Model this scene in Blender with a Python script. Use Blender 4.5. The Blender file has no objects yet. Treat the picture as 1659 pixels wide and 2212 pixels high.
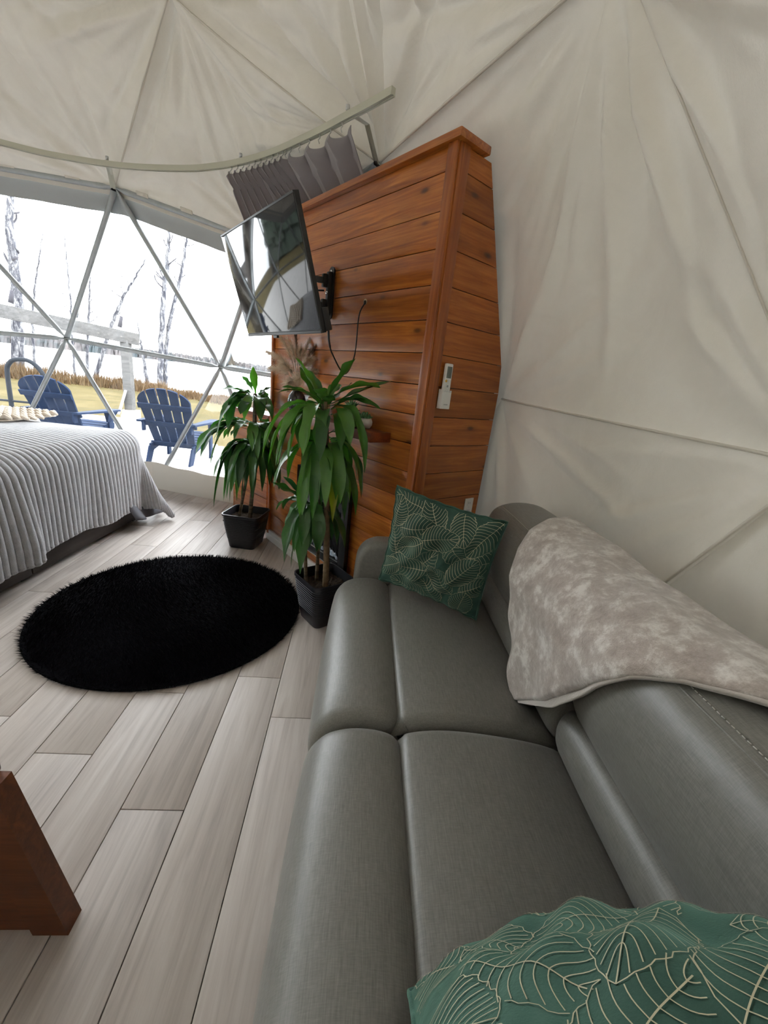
import bpy, bmesh, math, random
import numpy as np
from mathutils import Vector, Matrix, Euler

random.seed(7)
rng = np.random.default_rng(11)
sc = bpy.context.scene
col = sc.collection
PI = math.pi
R = math.radians

# ---------------------------------------------------------------- camera, world, exposure
cd = bpy.data.cameras.new('camera')
cam = bpy.data.objects.new('camera', cd)
col.objects.link(cam)
cd.sensor_fit = 'VERTICAL'
cd.sensor_height = 36.0
cd.lens = 900.4 / 2212 * 36.0
cd.clip_start = 0.02
cd.clip_end = 2000
cr = Vector((0.99253, -0.05952, 0.10649))
cu = Vector((-0.08371, 0.30274, 0.94939))
cf = Vector((0.08874, 0.95121, -0.29549))
cam.matrix_world = Matrix(((cr.x, cu.x, -cf.x, 0.0), (cr.y, cu.y, -cf.y, 0.0), (cr.z, cu.z, -cf.z, 1.45), (0, 0, 0, 1)))
sc.camera = cam

w = bpy.data.worlds.new('overcast_sky')
sc.world = w
w.use_nodes = True
wn = w.node_tree.nodes
bg = wn['Background']
bg.inputs['Color'].default_value = (0.93, 0.97, 1.0, 1)
bg.inputs['Strength'].default_value = 5.5

sc.view_settings.view_transform = 'Standard'
sc.view_settings.look = 'None'
sc.view_settings.exposure = 1.01
sc.view_settings.gamma = 1.0
sc.view_settings.use_curve_mapping = False
try:
    sc.cycles.use_denoising = True
    sc.cycles.max_bounces = 6
    sc.cycles.glossy_bounces = 3
    sc.cycles.diffuse_bounces = 4
    sc.cycles.transparent_max_bounces = 8
    sc.cycles.use_adaptive_sampling = True
    sc.cycles.adaptive_threshold = 0.08
    sc.cycles.caustics_reflective = False
    sc.cycles.sample_clamp_indirect = 6.0
except Exception:
    pass


# ---------------------------------------------------------------- helpers
class NT:
    """tiny node-tree builder"""
    def __init__(self, name):
        self.m = bpy.data.materials.new(name)
        self.m.use_nodes = True
        self.t = self.m.node_tree
        self.t.nodes.clear()
        self.out = self.t.nodes.new('ShaderNodeOutputMaterial')

    def n(self, typ, **kw):
        nd = self.t.nodes.new(typ)
        for k, v in kw.items():
            if k.startswith('i_'):
                key = k[2:]
                key = int(key) if key.isdigit() else key.replace('_', ' ')
                s = nd.inputs[key]
                if hasattr(v, 'is_output'):
                    self.t.links.new(v, s)
                else:
                    s.default_value = v
            else:
                setattr(nd, k, v)
        return nd

    def link(self, a, b):
        self.t.links.new(a, b)

    def ramp(self, fac, stops):
        r = self.n('ShaderNodeValToRGB')
        els = r.color_ramp.elements
        while len(els) < len(stops):
            els.new(0.5)
        for e, (p, c) in zip(els, stops):
            e.position = p
            e.color = (c[0], c[1], c[2], 1) if len(c) == 3 else c
        self.link(fac, r.inputs[0])
        return r.outputs[0]

    def math(self, op, a, b=0.0, c=None):
        nd = self.n('ShaderNodeMath', operation=op)
        for i, v in enumerate((a, b) if c is None else (a, b, c)):
            if hasattr(v, 'is_output'):
                self.link(v, nd.inputs[i])
            else:
                nd.inputs[i].default_value = v
        return nd.outputs[0]

    def mix(self, fac, a, b, mode='MIX'):
        nd = self.n('ShaderNodeMix', data_type='RGBA', blend_type=mode)
        for s, v in ((nd.inputs[0], fac), (nd.inputs[6], a), (nd.inputs[7], b)):
            if hasattr(v, 'is_output'):
                self.link(v, s)
            elif isinstance(v, (int, float)):
                s.default_value = v
            else:
                s.default_value = (v[0], v[1], v[2], 1)
        return nd.outputs[2]

    def coords(self, scale=(1, 1, 1), rand=0.0, kind='Object'):
        tc = self.n('ShaderNodeTexCoord')
        mp = self.n('ShaderNodeMapping')
        mp.inputs['Scale'].default_value = scale
        self.link(tc.outputs[kind], mp.inputs['Vector'])
        if rand:
            oi = self.n('ShaderNodeObjectInfo')
            mul = self.math('MULTIPLY', oi.outputs['Random'], rand)
            cmb = self.n('ShaderNodeCombineXYZ')
            for i in range(3):
                self.link(mul, cmb.inputs[i])
            self.link(cmb.outputs[0], mp.inputs['Location'])
        return mp.outputs[0]

    def noise(self, vec, scale=5, detail=4, rough=0.5, dist=0.0):
        nd = self.n('ShaderNodeTexNoise')
        nd.inputs['Scale'].default_value = scale
        nd.inputs['Detail'].default_value = detail
        nd.inputs['Roughness'].default_value = rough
        nd.inputs['Distortion'].default_value = dist
        self.link(vec, nd.inputs['Vector'])
        return nd.outputs[0]

    def bump(self, h, strength=0.3, dist=0.01):
        b = self.n('ShaderNodeBump')
        b.inputs['Strength'].default_value = strength
        b.inputs['Distance'].default_value = dist
        self.link(h, b.inputs['Height'])
        return b.outputs[0]

    def pbr(self, base, rough=0.5, metal=0.0, normal=None, spec=0.5, sheen=0.0, coat=0.0, stint=None):
        p = self.n('ShaderNodeBsdfPrincipled')
        if hasattr(base, 'is_output'):
            self.link(base, p.inputs['Base Color'])
        else:
            p.inputs['Base Color'].default_value = (base[0], base[1], base[2], 1)
        if hasattr(rough, 'is_output'):
            self.link(rough, p.inputs['Roughness'])
        else:
            p.inputs['Roughness'].default_value = rough
        p.inputs['Metallic'].default_value = metal
        p.inputs['Specular IOR Level'].default_value = spec
        p.inputs['Sheen Weight'].default_value = sheen
        if stint:
            p.inputs['Sheen Tint'].default_value = (stint[0], stint[1], stint[2], 1)
        p.inputs['Coat Weight'].default_value = coat
        p.inputs['Coat Roughness'].default_value = 0.16
        if normal is not None:
            self.link(normal, p.inputs['Normal'])
        return p

    def done(self, shader):
        self.link(shader.outputs[0] if hasattr(shader, 'outputs') else shader, self.out.inputs[0])
        return self.m


def plain(name, c, rough=0.5, metal=0.0, spec=0.5, sheen=0.0, nscale=0, nstr=0.2, ndist=0.004, var=0.0, coat=0.0):
    t = NT(name)
    nm = None
    base = c
    if nscale:
        v = t.coords()
        h = t.noise(v, nscale, 5, 0.6)
        nm = t.bump(h, nstr, ndist)
        if var:
            base = t.ramp(h, [(0.25, tuple(x * (1 - var) for x in c)), (0.75, tuple(min(1, x * (1 + var)) for x in c))])
    return t.done(t.pbr(base, rough, metal, nm, spec, sheen, coat))


def wood(name, dark, mid, light, axis=0, rough=0.4, spec=0.5, grain=1.0, knots=True, knot_c=(0.05, 0.015, 0.006), rv=0.25, coat=0.0, bumps=0.15, stain=0.35):
    t = NT(name)
    s = [16.0, 16.0, 16.0]
    s[axis] = 1.1
    v = t.coords(tuple(x * grain for x in s), 37.0)
    n1 = t.noise(v, 1.6, 7, 0.62, 0.9)
    s2 = [70.0, 70.0, 70.0]
    s2[axis] = 2.0
    v2 = t.coords(tuple(x * grain for x in s2), 11.0)
    n2 = t.noise(v2, 1.5, 3, 0.6, 0.2)
    f = t.math('ADD', t.math('MULTIPLY', n1, 0.72), t.math('MULTIPLY', n2, 0.28))
    c = t.ramp(f, [(0.28, dark), (0.5, mid), (0.72, light)])
    # blotchy stain
    vb = t.coords((2.2, 2.2, 2.2), 23.0)
    nb = t.noise(vb, 1.3, 3, 0.5)
    c = t.mix(t.math('MULTIPLY', t.ramp(nb, [(0.35, (0, 0, 0)), (0.7, (1, 1, 1))]), stain), c, dark)
    oi = t.n('ShaderNodeObjectInfo')
    val = t.math('ADD', t.math('MULTIPLY', oi.outputs['Random'], rv), 1 - rv / 2)
    hs = t.n('ShaderNodeHueSaturation')
    hs.inputs['Saturation'].default_value = 1.0
    t.link(val, hs.inputs['Value'])
    t.link(c, hs.inputs['Color'])
    c = hs.outputs[0]
    if knots:
        ks = [6.5, 6.5, 6.5]
        ks[axis] = 2.6
        vk = t.coords(tuple(ks), 19.0)
        vo = t.n('ShaderNodeTexVoronoi')
        vo.inputs['Scale'].default_value = 1.0
        vo.inputs['Randomness'].default_value = 1.0
        t.link(vk, vo.inputs['Vector'])
        kn = t.ramp(vo.outputs['Distance'], [(0.0, (1, 1, 1)), (0.05, (0.75, 0.75, 0.75)), (0.10, (0.18, 0.18, 0.18)), (0.22, (0, 0, 0))])
        c = t.mix(kn, c, knot_c)
    nm = t.bump(f, bumps, 0.003)
    return t.done(t.pbr(c, rough, 0, nm, spec, 0, coat))


MAT = {}


def link(o, parent=None):
    col.objects.link(o)
    if parent is not None:
        o.parent = parent
    return o


def mk(name, V, F, mat=None, parent=None, smooth=True, loc=None, rot=None):
    me = bpy.data.meshes.new(name)
    me.from_pydata([tuple(map(float, v)) for v in V], [], [tuple(map(int, f)) for f in F])
    if smooth:
        me.polygons.foreach_set('use_smooth', [True] * len(me.polygons))
    me.update()
    o = bpy.data.objects.new(name, me)
    if mat:
        me.materials.append(MAT[mat] if isinstance(mat, str) else mat)
    if loc is not None:
        o.location = loc
    if rot is not None:
        o.rotation_euler = rot
    return link(o, parent)


def empty(name, loc=(0, 0, 0), rot=(0, 0, 0), parent=None):
    o = bpy.data.objects.new(name, None)
    o.location = loc
    o.rotation_euler = rot
    o.empty_display_size = 0.1
    return link(o, parent)


def tag(o, label=None, cat=None, group=None, kind=None):
    if label:
        o['label'] = label
    if cat:
        o['category'] = cat
    if group:
        o['group'] = group
    if kind:
        o['kind'] = kind
    return o


class MB:
    """collects primitive shapes, links them as one mesh object"""
    def __init__(self):
        self.V = []
        self.F = []

    def add(self, V, F):
        b = len(self.V)
        self.V += [tuple(v) for v in V]
        self.F += [tuple(i + b for i in f) for f in F]

    def box(self, c, s, rot=None, bev=0.0):
        hx, hy, hz = s[0] / 2, s[1] / 2, s[2] / 2
        bm = bmesh.new()
        bmesh.ops.create_cube(bm, size=1.0)
        for v in bm.verts:
            v.co = Vector((v.co.x * s[0], v.co.y * s[1], v.co.z * s[2]))
        if bev:
            bmesh.ops.bevel(bm, geom=list(bm.edges), offset=min(bev, hx * .95, hy * .95, hz * .95), segments=2, profile=0.6, affect='EDGES')
        M = (Euler(rot).to_matrix() if rot is not None and not isinstance(rot, Matrix) else rot)
        bm.verts.index_update()
        V = [((M @ v.co) if M is not None else v.co) + Vector(c) for v in bm.verts]
        F = [[v.index for v in f.verts] for f in bm.faces]
        bm.free()
        self.add(V, F)
        return self

    def hexa(self, P):
        """8 corners: bottom 4 (ccw) then top 4"""
        self.add(P, [(3, 2, 1, 0), (4, 5, 6, 7), (0, 1, 5, 4), (1, 2, 6, 5), (2, 3, 7, 6), (3, 0, 4, 7)])
        return self

    def tube(self, pts, rad, n=10, cap=True, flat=None):
        pts = [Vector(p) for p in pts]
        rad = [rad] * len(pts) if isinstance(rad, (int, float)) else rad
        V = []
        F = []
        t0 = (pts[1] - pts[0]).normalized()
        ref = Vector((0, 0, 1)) if abs(t0.z) < 0.9 else Vector((1, 0, 0))
        nx = t0.cross(ref).normalized()
        for i, p in enumerate(pts):
            t = (pts[min(i + 1, len(pts) - 1)] - pts[max(i - 1, 0)]).normalized()
            nx = (nx - t * nx.dot(t)).normalized()
            ny = t.cross(nx)
            fx, fy = (1, 1) if flat is None else flat[i]
            for k in range(n):
                a = 2 * PI * k / n
                V.append(p + nx * (math.cos(a) * rad[i] * fx) + ny * (math.sin(a) * rad[i] * fy))
        for i in range(len(pts) - 1):
            for k in range(n):
                k1 = (k + 1) % n
                F.append((i * n + k, i * n + k1, (i + 1) * n + k1, (i + 1) * n + k))
        if cap:
            F.append(tuple(range(n))[::-1])
            F.append(tuple((len(pts) - 1) * n + k for k in range(n)))
        self.add(V, F)
        return self

    def lathe(self, prof, n=24, c=(0, 0, 0), cap=True):
        V = []
        F = []
        for (r, z) in prof:
            for k in range(n):
                a = 2 * PI * k / n
                V.append((c[0] + r * math.cos(a), c[1] + r * math.sin(a), c[2] + z))
        for i in range(len(prof) - 1):
            for k in range(n):
                k1 = (k + 1) % n
                F.append((i * n + k, i * n + k1, (i + 1) * n + k1, (i + 1) * n + k))
        if cap:
            F.append(tuple(range(n))[::-1])
            F.append(tuple((len(prof) - 1) * n + k for k in range(n)))
        self.add(V, F)
        return self

    def grid(self, P, closed_u=False):
        """P: array (nu, nv, 3)"""
        P = np.asarray(P)
        nu, nv = P.shape[:2]
        F = []
        for i in range(nu - (0 if closed_u else 1)):
            i1 = (i + 1) % nu
            for j in range(nv - 1):
                F.append((i * nv + j, i1 * nv + j, i1 * nv + j + 1, i * nv + j + 1))
        self.add([tuple(p) for p in P.reshape(-1, 3)], F)
        return self

    def build(self, name, mat, parent=None, smooth=False, loc=None, rot=None, auto=True):
        o = mk(name, self.V, self.F, mat, parent, smooth, loc, rot)
        if auto and smooth:
            pass
        return o


def smooth_angle(o, ang=40):
    me = o.data
    me.polygons.foreach_set('use_smooth', [True] * len(me.polygons))
    bm = bmesh.new()
    bm.from_mesh(me)
    for e in bm.edges:
        if len(e.link_faces) == 2 and e.calc_face_angle(0) > R(ang):
            e.smooth = False
    bm.to_mesh(me)
    bm.free()
    return o


def bxo(name, c, s, mat, parent=None, rot=None, bev=0.004, loc=None):
    return smooth_angle(MB().box(c, s, rot, bev).build(name, mat, parent, loc=loc), 35)


def catmull(pts, n=8):
    pts = [np.array(p, float) for p in pts]
    P = [2 * pts[0] - pts[1]] + pts + [2 * pts[-1] - pts[-2]]
    out = []
    for i in range(1, len(P) - 2):
        for k in range(n):
            t = k / n
            out.append(0.5 * ((2 * P[i]) + (-P[i - 1] + P[i + 1]) * t + (2 * P[i - 1] - 5 * P[i] + 4 * P[i + 1] - P[i + 2]) * t * t + (-P[i - 1] + 3 * P[i] - 3 * P[i + 1] + P[i + 2]) * t ** 3))
    out.append(P[-2])
    return [tuple(p) for p in out]


def normals_of(P):
    du = np.gradient(P, axis=0)
    dv = np.gradient(P, axis=1)
    n = np.cross(du, dv)
    return n / (np.linalg.norm(n, axis=2, keepdims=True) + 1e-9)


def copy_tree(o, parent=None):
    c = o.copy()
    col.objects.link(c)
    c.parent = parent
    for ch in list(o.children):
        copy_tree(ch, c)
    return c


# ---------------------------------------------------------------- materials
def make_materials():
    # dome liner: cream coated fabric, lets a little daylight through
    t = NT('liner_fabric')
    v = t.coords((1, 1, 1), 0, 'Object')
    h1 = t.noise(v, 260, 3, 0.6)
    h2 = t.noise(v, 5, 6, 0.6, 0.6)
    nm = t.bump(t.math('ADD', t.math('MULTIPLY', h1, 0.12), h2), 0.35, 0.012)
    c = t.ramp(h2, [(0.3, (0.72, 0.68, 0.605)), (0.7, (0.78, 0.745, 0.67))])
    p = t.pbr(c, 0.38, 0, nm, 0.5)
    tr = t.n('ShaderNodeBsdfTranslucent')
    tr.inputs['Color'].default_value = (0.80, 0.76, 0.68, 1)
    mx = t.n('ShaderNodeMixShader')
    mx.inputs[0].default_value = 0.014
    t.link(p.outputs[0], mx.inputs[1])
    t.link(tr.outputs[0], mx.inputs[2])
    MAT['liner'] = t.done(mx)
    MAT['sleeve'] = plain('liner_seam_fabric', (0.70, 0.665, 0.59), 0.6, nscale=120, nstr=0.2)
    # clear vinyl
    t = NT('clear_vinyl')
    tp = t.n('ShaderNodeBsdfTransparent')
    tp.inputs[0].default_value = (0.96, 0.97, 0.98, 1)
    gl = t.n('ShaderNodeBsdfGlossy')
    gl.inputs['Roughness'].default_value = 0.06
    v = t.coords()
    gl_n = t.bump(t.noise(v, 2.5, 3), 0.15, 0.05)
    t.link(gl_n, gl.inputs['Normal'])
    fr = t.n('ShaderNodeFresnel')
    fr.inputs[0].default_value = 1.35
    mx = t.n('ShaderNodeMixShader')
    t.link(fr.outputs[0], mx.inputs[0])
    t.link(tp.outputs[0], mx.inputs[1])
    t.link(gl.outputs[0], mx.inputs[2])
    MAT['vinyl'] = t.done(mx)
    # header cloth, grey and slightly see-through
    t = NT('grey_window_hem')
    p = t.pbr((0.45, 0.47, 0.47), 0.6)
    tr = t.n('ShaderNodeBsdfTranslucent')
    tr.inputs['Color'].default_value = (0.45, 0.48, 0.49, 1)
    mx = t.n('ShaderNodeMixShader')
    mx.inputs[0].default_value = 0.12
    t.link(p.outputs[0], mx.inputs[1])
    t.link(tr.outputs[0], mx.inputs[2])
    MAT['hem'] = t.done(mx)
    MAT['galv'] = plain('galvanised_steel', (0.44, 0.475, 0.49), 0.42, 0.15, nscale=14, nstr=0.05, var=0.12)
    MAT['bolt'] = plain('zinc_bolt', (0.62, 0.64, 0.65), 0.3, 0.9)
    MAT['skirt'] = plain('cream_skirt_fabric', (0.66, 0.62, 0.54), 0.65, nscale=180, nstr=0.3)
    # woods
    MAT['pine'] = wood('stained_pine', (0.19, 0.045, 0.007), (0.44, 0.128, 0.020), (0.70, 0.275, 0.050), 0, 0.30, 0.5, 1.0, True, rv=0.5, coat=0.45)
    MAT['pine_v'] = wood('stained_pine_upright', (0.17, 0.038, 0.007), (0.36, 0.095, 0.016), (0.54, 0.18, 0.036), 2, 0.32, 0.5, 1.0, True, rv=0.2, coat=0.1)
    MAT['pine_y'] = wood('stained_pine_side', (0.19, 0.046, 0.008), (0.40, 0.118, 0.020), (0.60, 0.22, 0.044), 1, 0.36, 0.45, 1.0, True, rv=0.4, coat=0.05)
    MAT['table_wood'] = wood('dark_stained_pine', (0.055, 0.014, 0.004), (0.13, 0.036, 0.009), (0.24, 0.072, 0.018), 0, 0.42, 0.4, 1.0, True, rv=0.1)
    MAT['floor_wood'] = wood('whitewashed_plank', (0.36, 0.315, 0.285), (0.54, 0.485, 0.445), (0.66, 0.61, 0.57), 1, 0.48, 0.35, 0.8, False, rv=0.10, bumps=0.1, stain=0.12)
    MAT['bed_wood'] = wood('dark_oak_print', (0.016, 0.012, 0.010), (0.036, 0.028, 0.024), (0.062, 0.048, 0.040), 1, 0.6, 0.25, 0.6, False, rv=0.1)
    MAT['grey_timber'] = wood('weathered_timber', (0.055, 0.054, 0.053), (0.10, 0.098, 0.097), (0.15, 0.148, 0.146), 0, 0.85, 0.2, 0.5, True, (0.18, 0.17, 0.16), rv=0.1)
    MAT['deck_wood'] = wood('pale_deck_board', (0.30, 0.29, 0.275), (0.36, 0.35, 0.34), (0.42, 0.41, 0.40), 0, 0.8, 0.2, 0.4, False, rv=0.08)
    MAT['gap'] = plain('dark_joint', (0.03, 0.02, 0.015), 0.9)
    # sofa
    t = NT('grey_woven_leatherette')
    v = t.coords((420, 26, 420))
    n1 = t.noise(v, 1.0, 3, 0.6)
    v2 = t.coords((60, 500, 60))
    n2 = t.noise(v2, 1.0, 2, 0.5)
    f = t.math('ADD', t.math('MULTIPLY', n1, 0.65), t.math('MULTIPLY', n2, 0.35))
    c = t.ramp(f, [(0.32, (0.135, 0.132, 0.118)), (0.68, (0.225, 0.220, 0.200))])
    vb = t.coords((1, 1, 1))
    wr = t.noise(vb, 9, 3, 0.5, 0.4)
    nm = t.bump(t.math('ADD', t.math('MULTIPLY', f, 0.06), t.math('MULTIPLY', wr, 0.5)), 0.25, 0.012)
    MAT['sofa'] = t.done(t.pbr(c, 0.43, 0, nm, 0.55, 0.1))
    MAT['sofa_seam'] = plain('sofa_piping', (0.075, 0.074, 0.068), 0.5)
    MAT['thread'] = plain('pale_stitching', (0.55, 0.54, 0.50), 0.7)
    # plush throw
    t = NT('taupe_plush')
    v = t.coords()
    a = t.noise(v, 17, 8, 0.70, 0.15)
    b = t.noise(v, 240, 3, 0.7)
    c = t.ramp(a, [(0.36, (0.36, 0.30, 0.265)), (0.50, (0.50, 0.44, 0.40)), (0.63, (0.78, 0.74, 0.70))])
    nm = t.bump(t.math('ADD', t.math('MULTIPLY', b, 0.35), a), 0.5, 0.012)
    MAT['plush'] = t.done(t.pbr(c, 0.75, 0, nm, 0.25, 0.7))
    t = NT('cream_plush_back')
    v = t.coords()
    b = t.noise(v, 240, 3, 0.7)
    MAT['plush_pale'] = t.done(t.pbr((0.62, 0.57, 0.53), 0.85, 0, t.bump(b, 0.4, 0.006), 0.2, 0.5))
    # bed blanket
    t = NT('grey_ribbed_fleece')
    v = t.coords()
    b = t.noise(v, 170, 4, 0.7)
    a = t.noise(v, 24, 4, 0.6)
    c = t.ramp(t.math('ADD', t.math('MULTIPLY', a, 0.5), t.math('MULTIPLY', b, 0.5)), [(0.3, (0.32, 0.325, 0.345)), (0.7, (0.50, 0.50, 0.515))])
    nm = t.bump(t.math('ADD', t.math('MULTIPLY', a, 0.8), b), 0.55, 0.006)
    MAT['fleece'] = t.done(t.pbr(c, 0.9, 0, nm, 0.15, 0.5))
    MAT['sheet'] = plain('dark_grey_sheet', (0.10, 0.10, 0.115), 0.8, nscale=30, nstr=0.2)
    MAT['knit'] = plain('beige_chunky_knit', (0.58, 0.50, 0.41), 0.95, nscale=90, nstr=0.5, ndist=0.006, var=0.2)
    MAT['mattress'] = plain('mattress_ticking', (0.6, 0.6, 0.6), 0.9)
    # rug
    MAT['rug'] = plain('black_shag', (0.0030, 0.0030, 0.0048), 0.95, spec=0.08, nscale=60, nstr=0.6, var=0.5)
    # velvet pillow
    t = NT('green_velvet')
    v = t.coords()
    a = t.noise(v, 5, 4, 0.6, 0.7)
    c = t.ramp(a, [(0.3, (0.016, 0.048, 0.036)), (0.6, (0.040, 0.098, 0.075)), (0.8, (0.10, 0.185, 0.150))])
    nm = t.bump(t.math('ADD', a, t.math('MULTIPLY', t.noise(v, 300, 2), 0.1)), 0.35, 0.012)
    MAT['velvet'] = t.done(t.pbr(c, 0.62, 0, nm, 0.25, 0.6, 0.0, (0.30, 0.58, 0.46)))
    MAT['gold'] = plain('gold_foil_print', (0.62, 0.58, 0.40), 0.4, 0.3)
    # plant
    for nm_, dk, lt in (('leaf', (0.032, 0.115, 0.022), (0.115, 0.270, 0.050)), ('leaf_dark', (0.020, 0.075, 0.024), (0.062, 0.165, 0.045)), ('leaf_yellow', (0.20, 0.22, 0.02), (0.42, 0.36, 0.03))):
        t = NT('dracaena_' + nm_)
        v = t.coords((1, 1, 1), 5.0)
        a = t.noise(v, 9, 4, 0.6)
        oi = t.n('ShaderNodeObjectInfo')
        f = t.math('ADD', t.math('MULTIPLY', a, 0.6), t.math('MULTIPLY', oi.outputs['Random'], 0.4))
        c = t.ramp(f, [(0.3, dk), (0.7, lt)])
        p = t.pbr(c, 0.28, 0, t.bump(a, 0.1, 0.004), 0.5)
        tr = t.n('ShaderNodeBsdfTranslucent')
        t.link(t.mix(1.0, c, (0.9, 1.6, 0.4), 'MULTIPLY'), tr.inputs[0])
        mx = t.n('ShaderNodeMixShader')
        mx.inputs[0].default_value = 0.22
        t.link(p.outputs[0], mx.inputs[1])
        t.link(tr.outputs[0], mx.inputs[2])
        MAT[nm_] = t.done(mx)
    t = NT('plant_cane')
    v = t.coords((1, 1, 1))
    wv = t.n('ShaderNodeTexNoise')
    wv.inputs['Scale'].default_value = 40
    mp = t.coords((3, 3, 40))
    a = t.noise(mp, 1.0, 3)
    c = t.ramp(a, [(0.35, (0.035, 0.024, 0.014)), (0.65, (0.16, 0.115, 0.065))])
    MAT['cane'] = t.done(t.pbr(c, 0.7, 0, t.bump(a, 0.4, 0.004)))
    MAT['cane_pale'] = plain('pale_cane', (0.15, 0.098, 0.052), 0.7, nscale=40, nstr=0.4, var=0.4)
    MAT['soil'] = plain('potting_soil', (0.045, 0.03, 0.018), 0.95, nscale=70, nstr=1.0, ndist=0.012, var=0.8)
    MAT['pot'] = plain('black_plastic_pot', (0.012, 0.012, 0.016), 0.38, spec=0.5)
    # electronics
    MAT['black'] = plain('black_plastic', (0.010, 0.010, 0.011), 0.4)
    MAT['black_metal'] = plain('black_powdercoat', (0.014, 0.015, 0.017), 0.38, 0.2)
    MAT['screen'] = plain('tv_glass', (0.012, 0.013, 0.015), 0.05, spec=0.6)
    MAT['chrome'] = plain('chrome_bolt', (0.8, 0.8, 0.8), 0.2, 1.0)
    MAT['cord'] = plain('black_cord', (0.015, 0.013, 0.012), 0.45)
    MAT['firebox'] = plain('firebox_black', (0.012, 0.012, 0.014), 0.35)
    MAT['fireglass'] = plain('smoked_fire_glass', (0.02, 0.02, 0.022), 0.05, spec=0.8)
    MAT['ember'] = plain('glass_ember', (0.35, 0.42, 0.5), 0.15, spec=0.8)
    MAT['brass'] = plain('pale_metal_edge', (0.7, 0.7, 0.68), 0.25, 0.9)
    MAT['white'] = plain('white_plastic', (0.80, 0.80, 0.78), 0.35)
    MAT['white_trim'] = plain('white_painted_trim', (0.78, 0.79, 0.79), 0.4)
    MAT['lcd'] = plain('grey_lcd', (0.16, 0.19, 0.17), 0.2)
    MAT['btn'] = plain('grey_print', (0.45, 0.46, 0.47), 0.5)
    MAT['btn_yellow'] = plain('orange_print', (0.75, 0.48, 0.10), 0.5)
    # curtain
    t = NT('grey_blackout_curtain')
    v = t.coords()
    a = t.noise(v, 300, 2)
    MAT['curtain'] = t.done(t.pbr((0.29, 0.268, 0.285), 0.62, 0, t.bump(a, 0.15, 0.002), 0.35, 0.4))
    MAT['rail'] = plain('cream_curtain_rail', (0.60, 0.60, 0.50), 0.35, 0.25)
    MAT['ring'] = plain('clear_plastic_glider', (0.68, 0.68, 0.64), 0.25)
    # shelf things
    MAT['shelf'] = wood('dark_red_shelf', (0.10, 0.020, 0.007), (0.20, 0.045, 0.014), (0.30, 0.08, 0.025), 0, 0.3, 0.5, 1.0, False, rv=0.0, coat=0.2)
    MAT['vase'] = plain('black_glazed_vase', (0.008, 0.009, 0.014), 0.12, spec=0.6, coat=0.5)
    t = NT('pampas_plume')
    v = t.coords()
    c = t.ramp(t.noise(v, 60, 4, 0.6), [(0.3, (0.78, 0.64, 0.49)), (0.7, (0.95, 0.86, 0.73))])
    p = t.pbr(c, 0.9, 0, None, 0.1)
    tr = t.n('ShaderNodeBsdfTranslucent')
    t.link(c, tr.inputs[0])
    mx = t.n('ShaderNodeMixShader')
    mx.inputs[0].default_value = 0.45
    t.link(p.outputs[0], mx.inputs[1])
    t.link(tr.outputs[0], mx.inputs[2])
    MAT['pampas'] = t.done(mx)
    MAT['pampas_dark'] = plain('dark_plume', (0.30, 0.19, 0.13), 0.95, nscale=120, nstr=0.6, var=0.35)
    MAT['pale_wood'] = wood('pale_wood_block', (0.50, 0.36, 0.21), (0.62, 0.47, 0.30), (0.70, 0.56, 0.38), 2, 0.55, 0.4, 1.0, False, rv=0.0)
    MAT['white_pot'] = plain('white_stone_pot', (0.66, 0.65, 0.62), 0.55, nscale=40, nstr=0.3, var=0.15)
    MAT['succulent'] = plain('succulent_green', (0.10, 0.26, 0.10), 0.45, nscale=30, nstr=0.1, var=0.3)
    # outside
    MAT['navy'] = plain('navy_polywood', (0.007, 0.018, 0.048), 0.75, spec=0.15, nscale=90, nstr=0.1, var=0.15)
    MAT['pipe'] = plain('dark_grey_pipe', (0.010, 0.013, 0.018), 0.7, 0.0, 0.2)
    t = NT('dry_lawn')
    v = t.coords()
    a = t.noise(v, 0.7, 6, 0.65, 0.5)
    b = t.noise(v, 25, 4, 0.7)
    c = t.ramp(t.math('ADD', t.math('MULTIPLY', a, 0.6), t.math('MULTIPLY', b, 0.4)), [(0.32, (0.036, 0.033, 0.010)), (0.5, (0.070, 0.054, 0.018)), (0.7, (0.125, 0.10, 0.045))])
    MAT['lawn'] = t.done(t.pbr(c, 0.95, 0, t.bump(b, 0.6, 0.03), 0.1))
    t = NT('dead_grass')
    oi = t.n('ShaderNodeTexCoord')
    a = t.noise(oi.outputs['Object'], 2.0, 4, 0.7)
    c = t.ramp(a, [(0.3, (0.05, 0.027, 0.011)), (0.5, (0.10, 0.062, 0.031)), (0.7, (0.18, 0.138, 0.085))])
    MAT['deadgrass'] = t.done(t.pbr(c, 0.95, 0, None, 0.1))
    MAT['ice'] = plain('white_lake_ice', (0.86, 0.88, 0.90), 0.4, nscale=0.05, nstr=0.05)
    t = NT('birch_bark')
    v = t.coords((5, 5, 1.6))
    a = t.noise(v, 1.6, 6, 0.75, 0.6)
    c = t.ramp(a, [(0.40, (0.030, 0.031, 0.040)), (0.50, (0.08, 0.08, 0.09)), (0.62, (0.26, 0.26, 0.265))])
    MAT['bark'] = t.done(t.pbr(c, 0.9, 0, None, 0.1))
    MAT['twig'] = plain('dark_twig', (0.045, 0.043, 0.052), 0.9)
    t = NT('far_treeline')
    oi = t.n('ShaderNodeTexCoord')
    a = t.noise(oi.outputs['Object'], 0.05, 4, 0.7)
    c = t.ramp(a, [(0.35, (0.045, 0.055, 0.058)), (0.55, (0.085, 0.078, 0.078)), (0.8, (0.13, 0.112, 0.105))])
    MAT['farwood'] = t.done(t.pbr(c, 1.0, 0, None, 0.0))
    MAT['conifer'] = plain('conifer_green', (0.035, 0.05, 0.035), 0.95, nscale=3, nstr=0.2, var=0.5)
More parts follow.
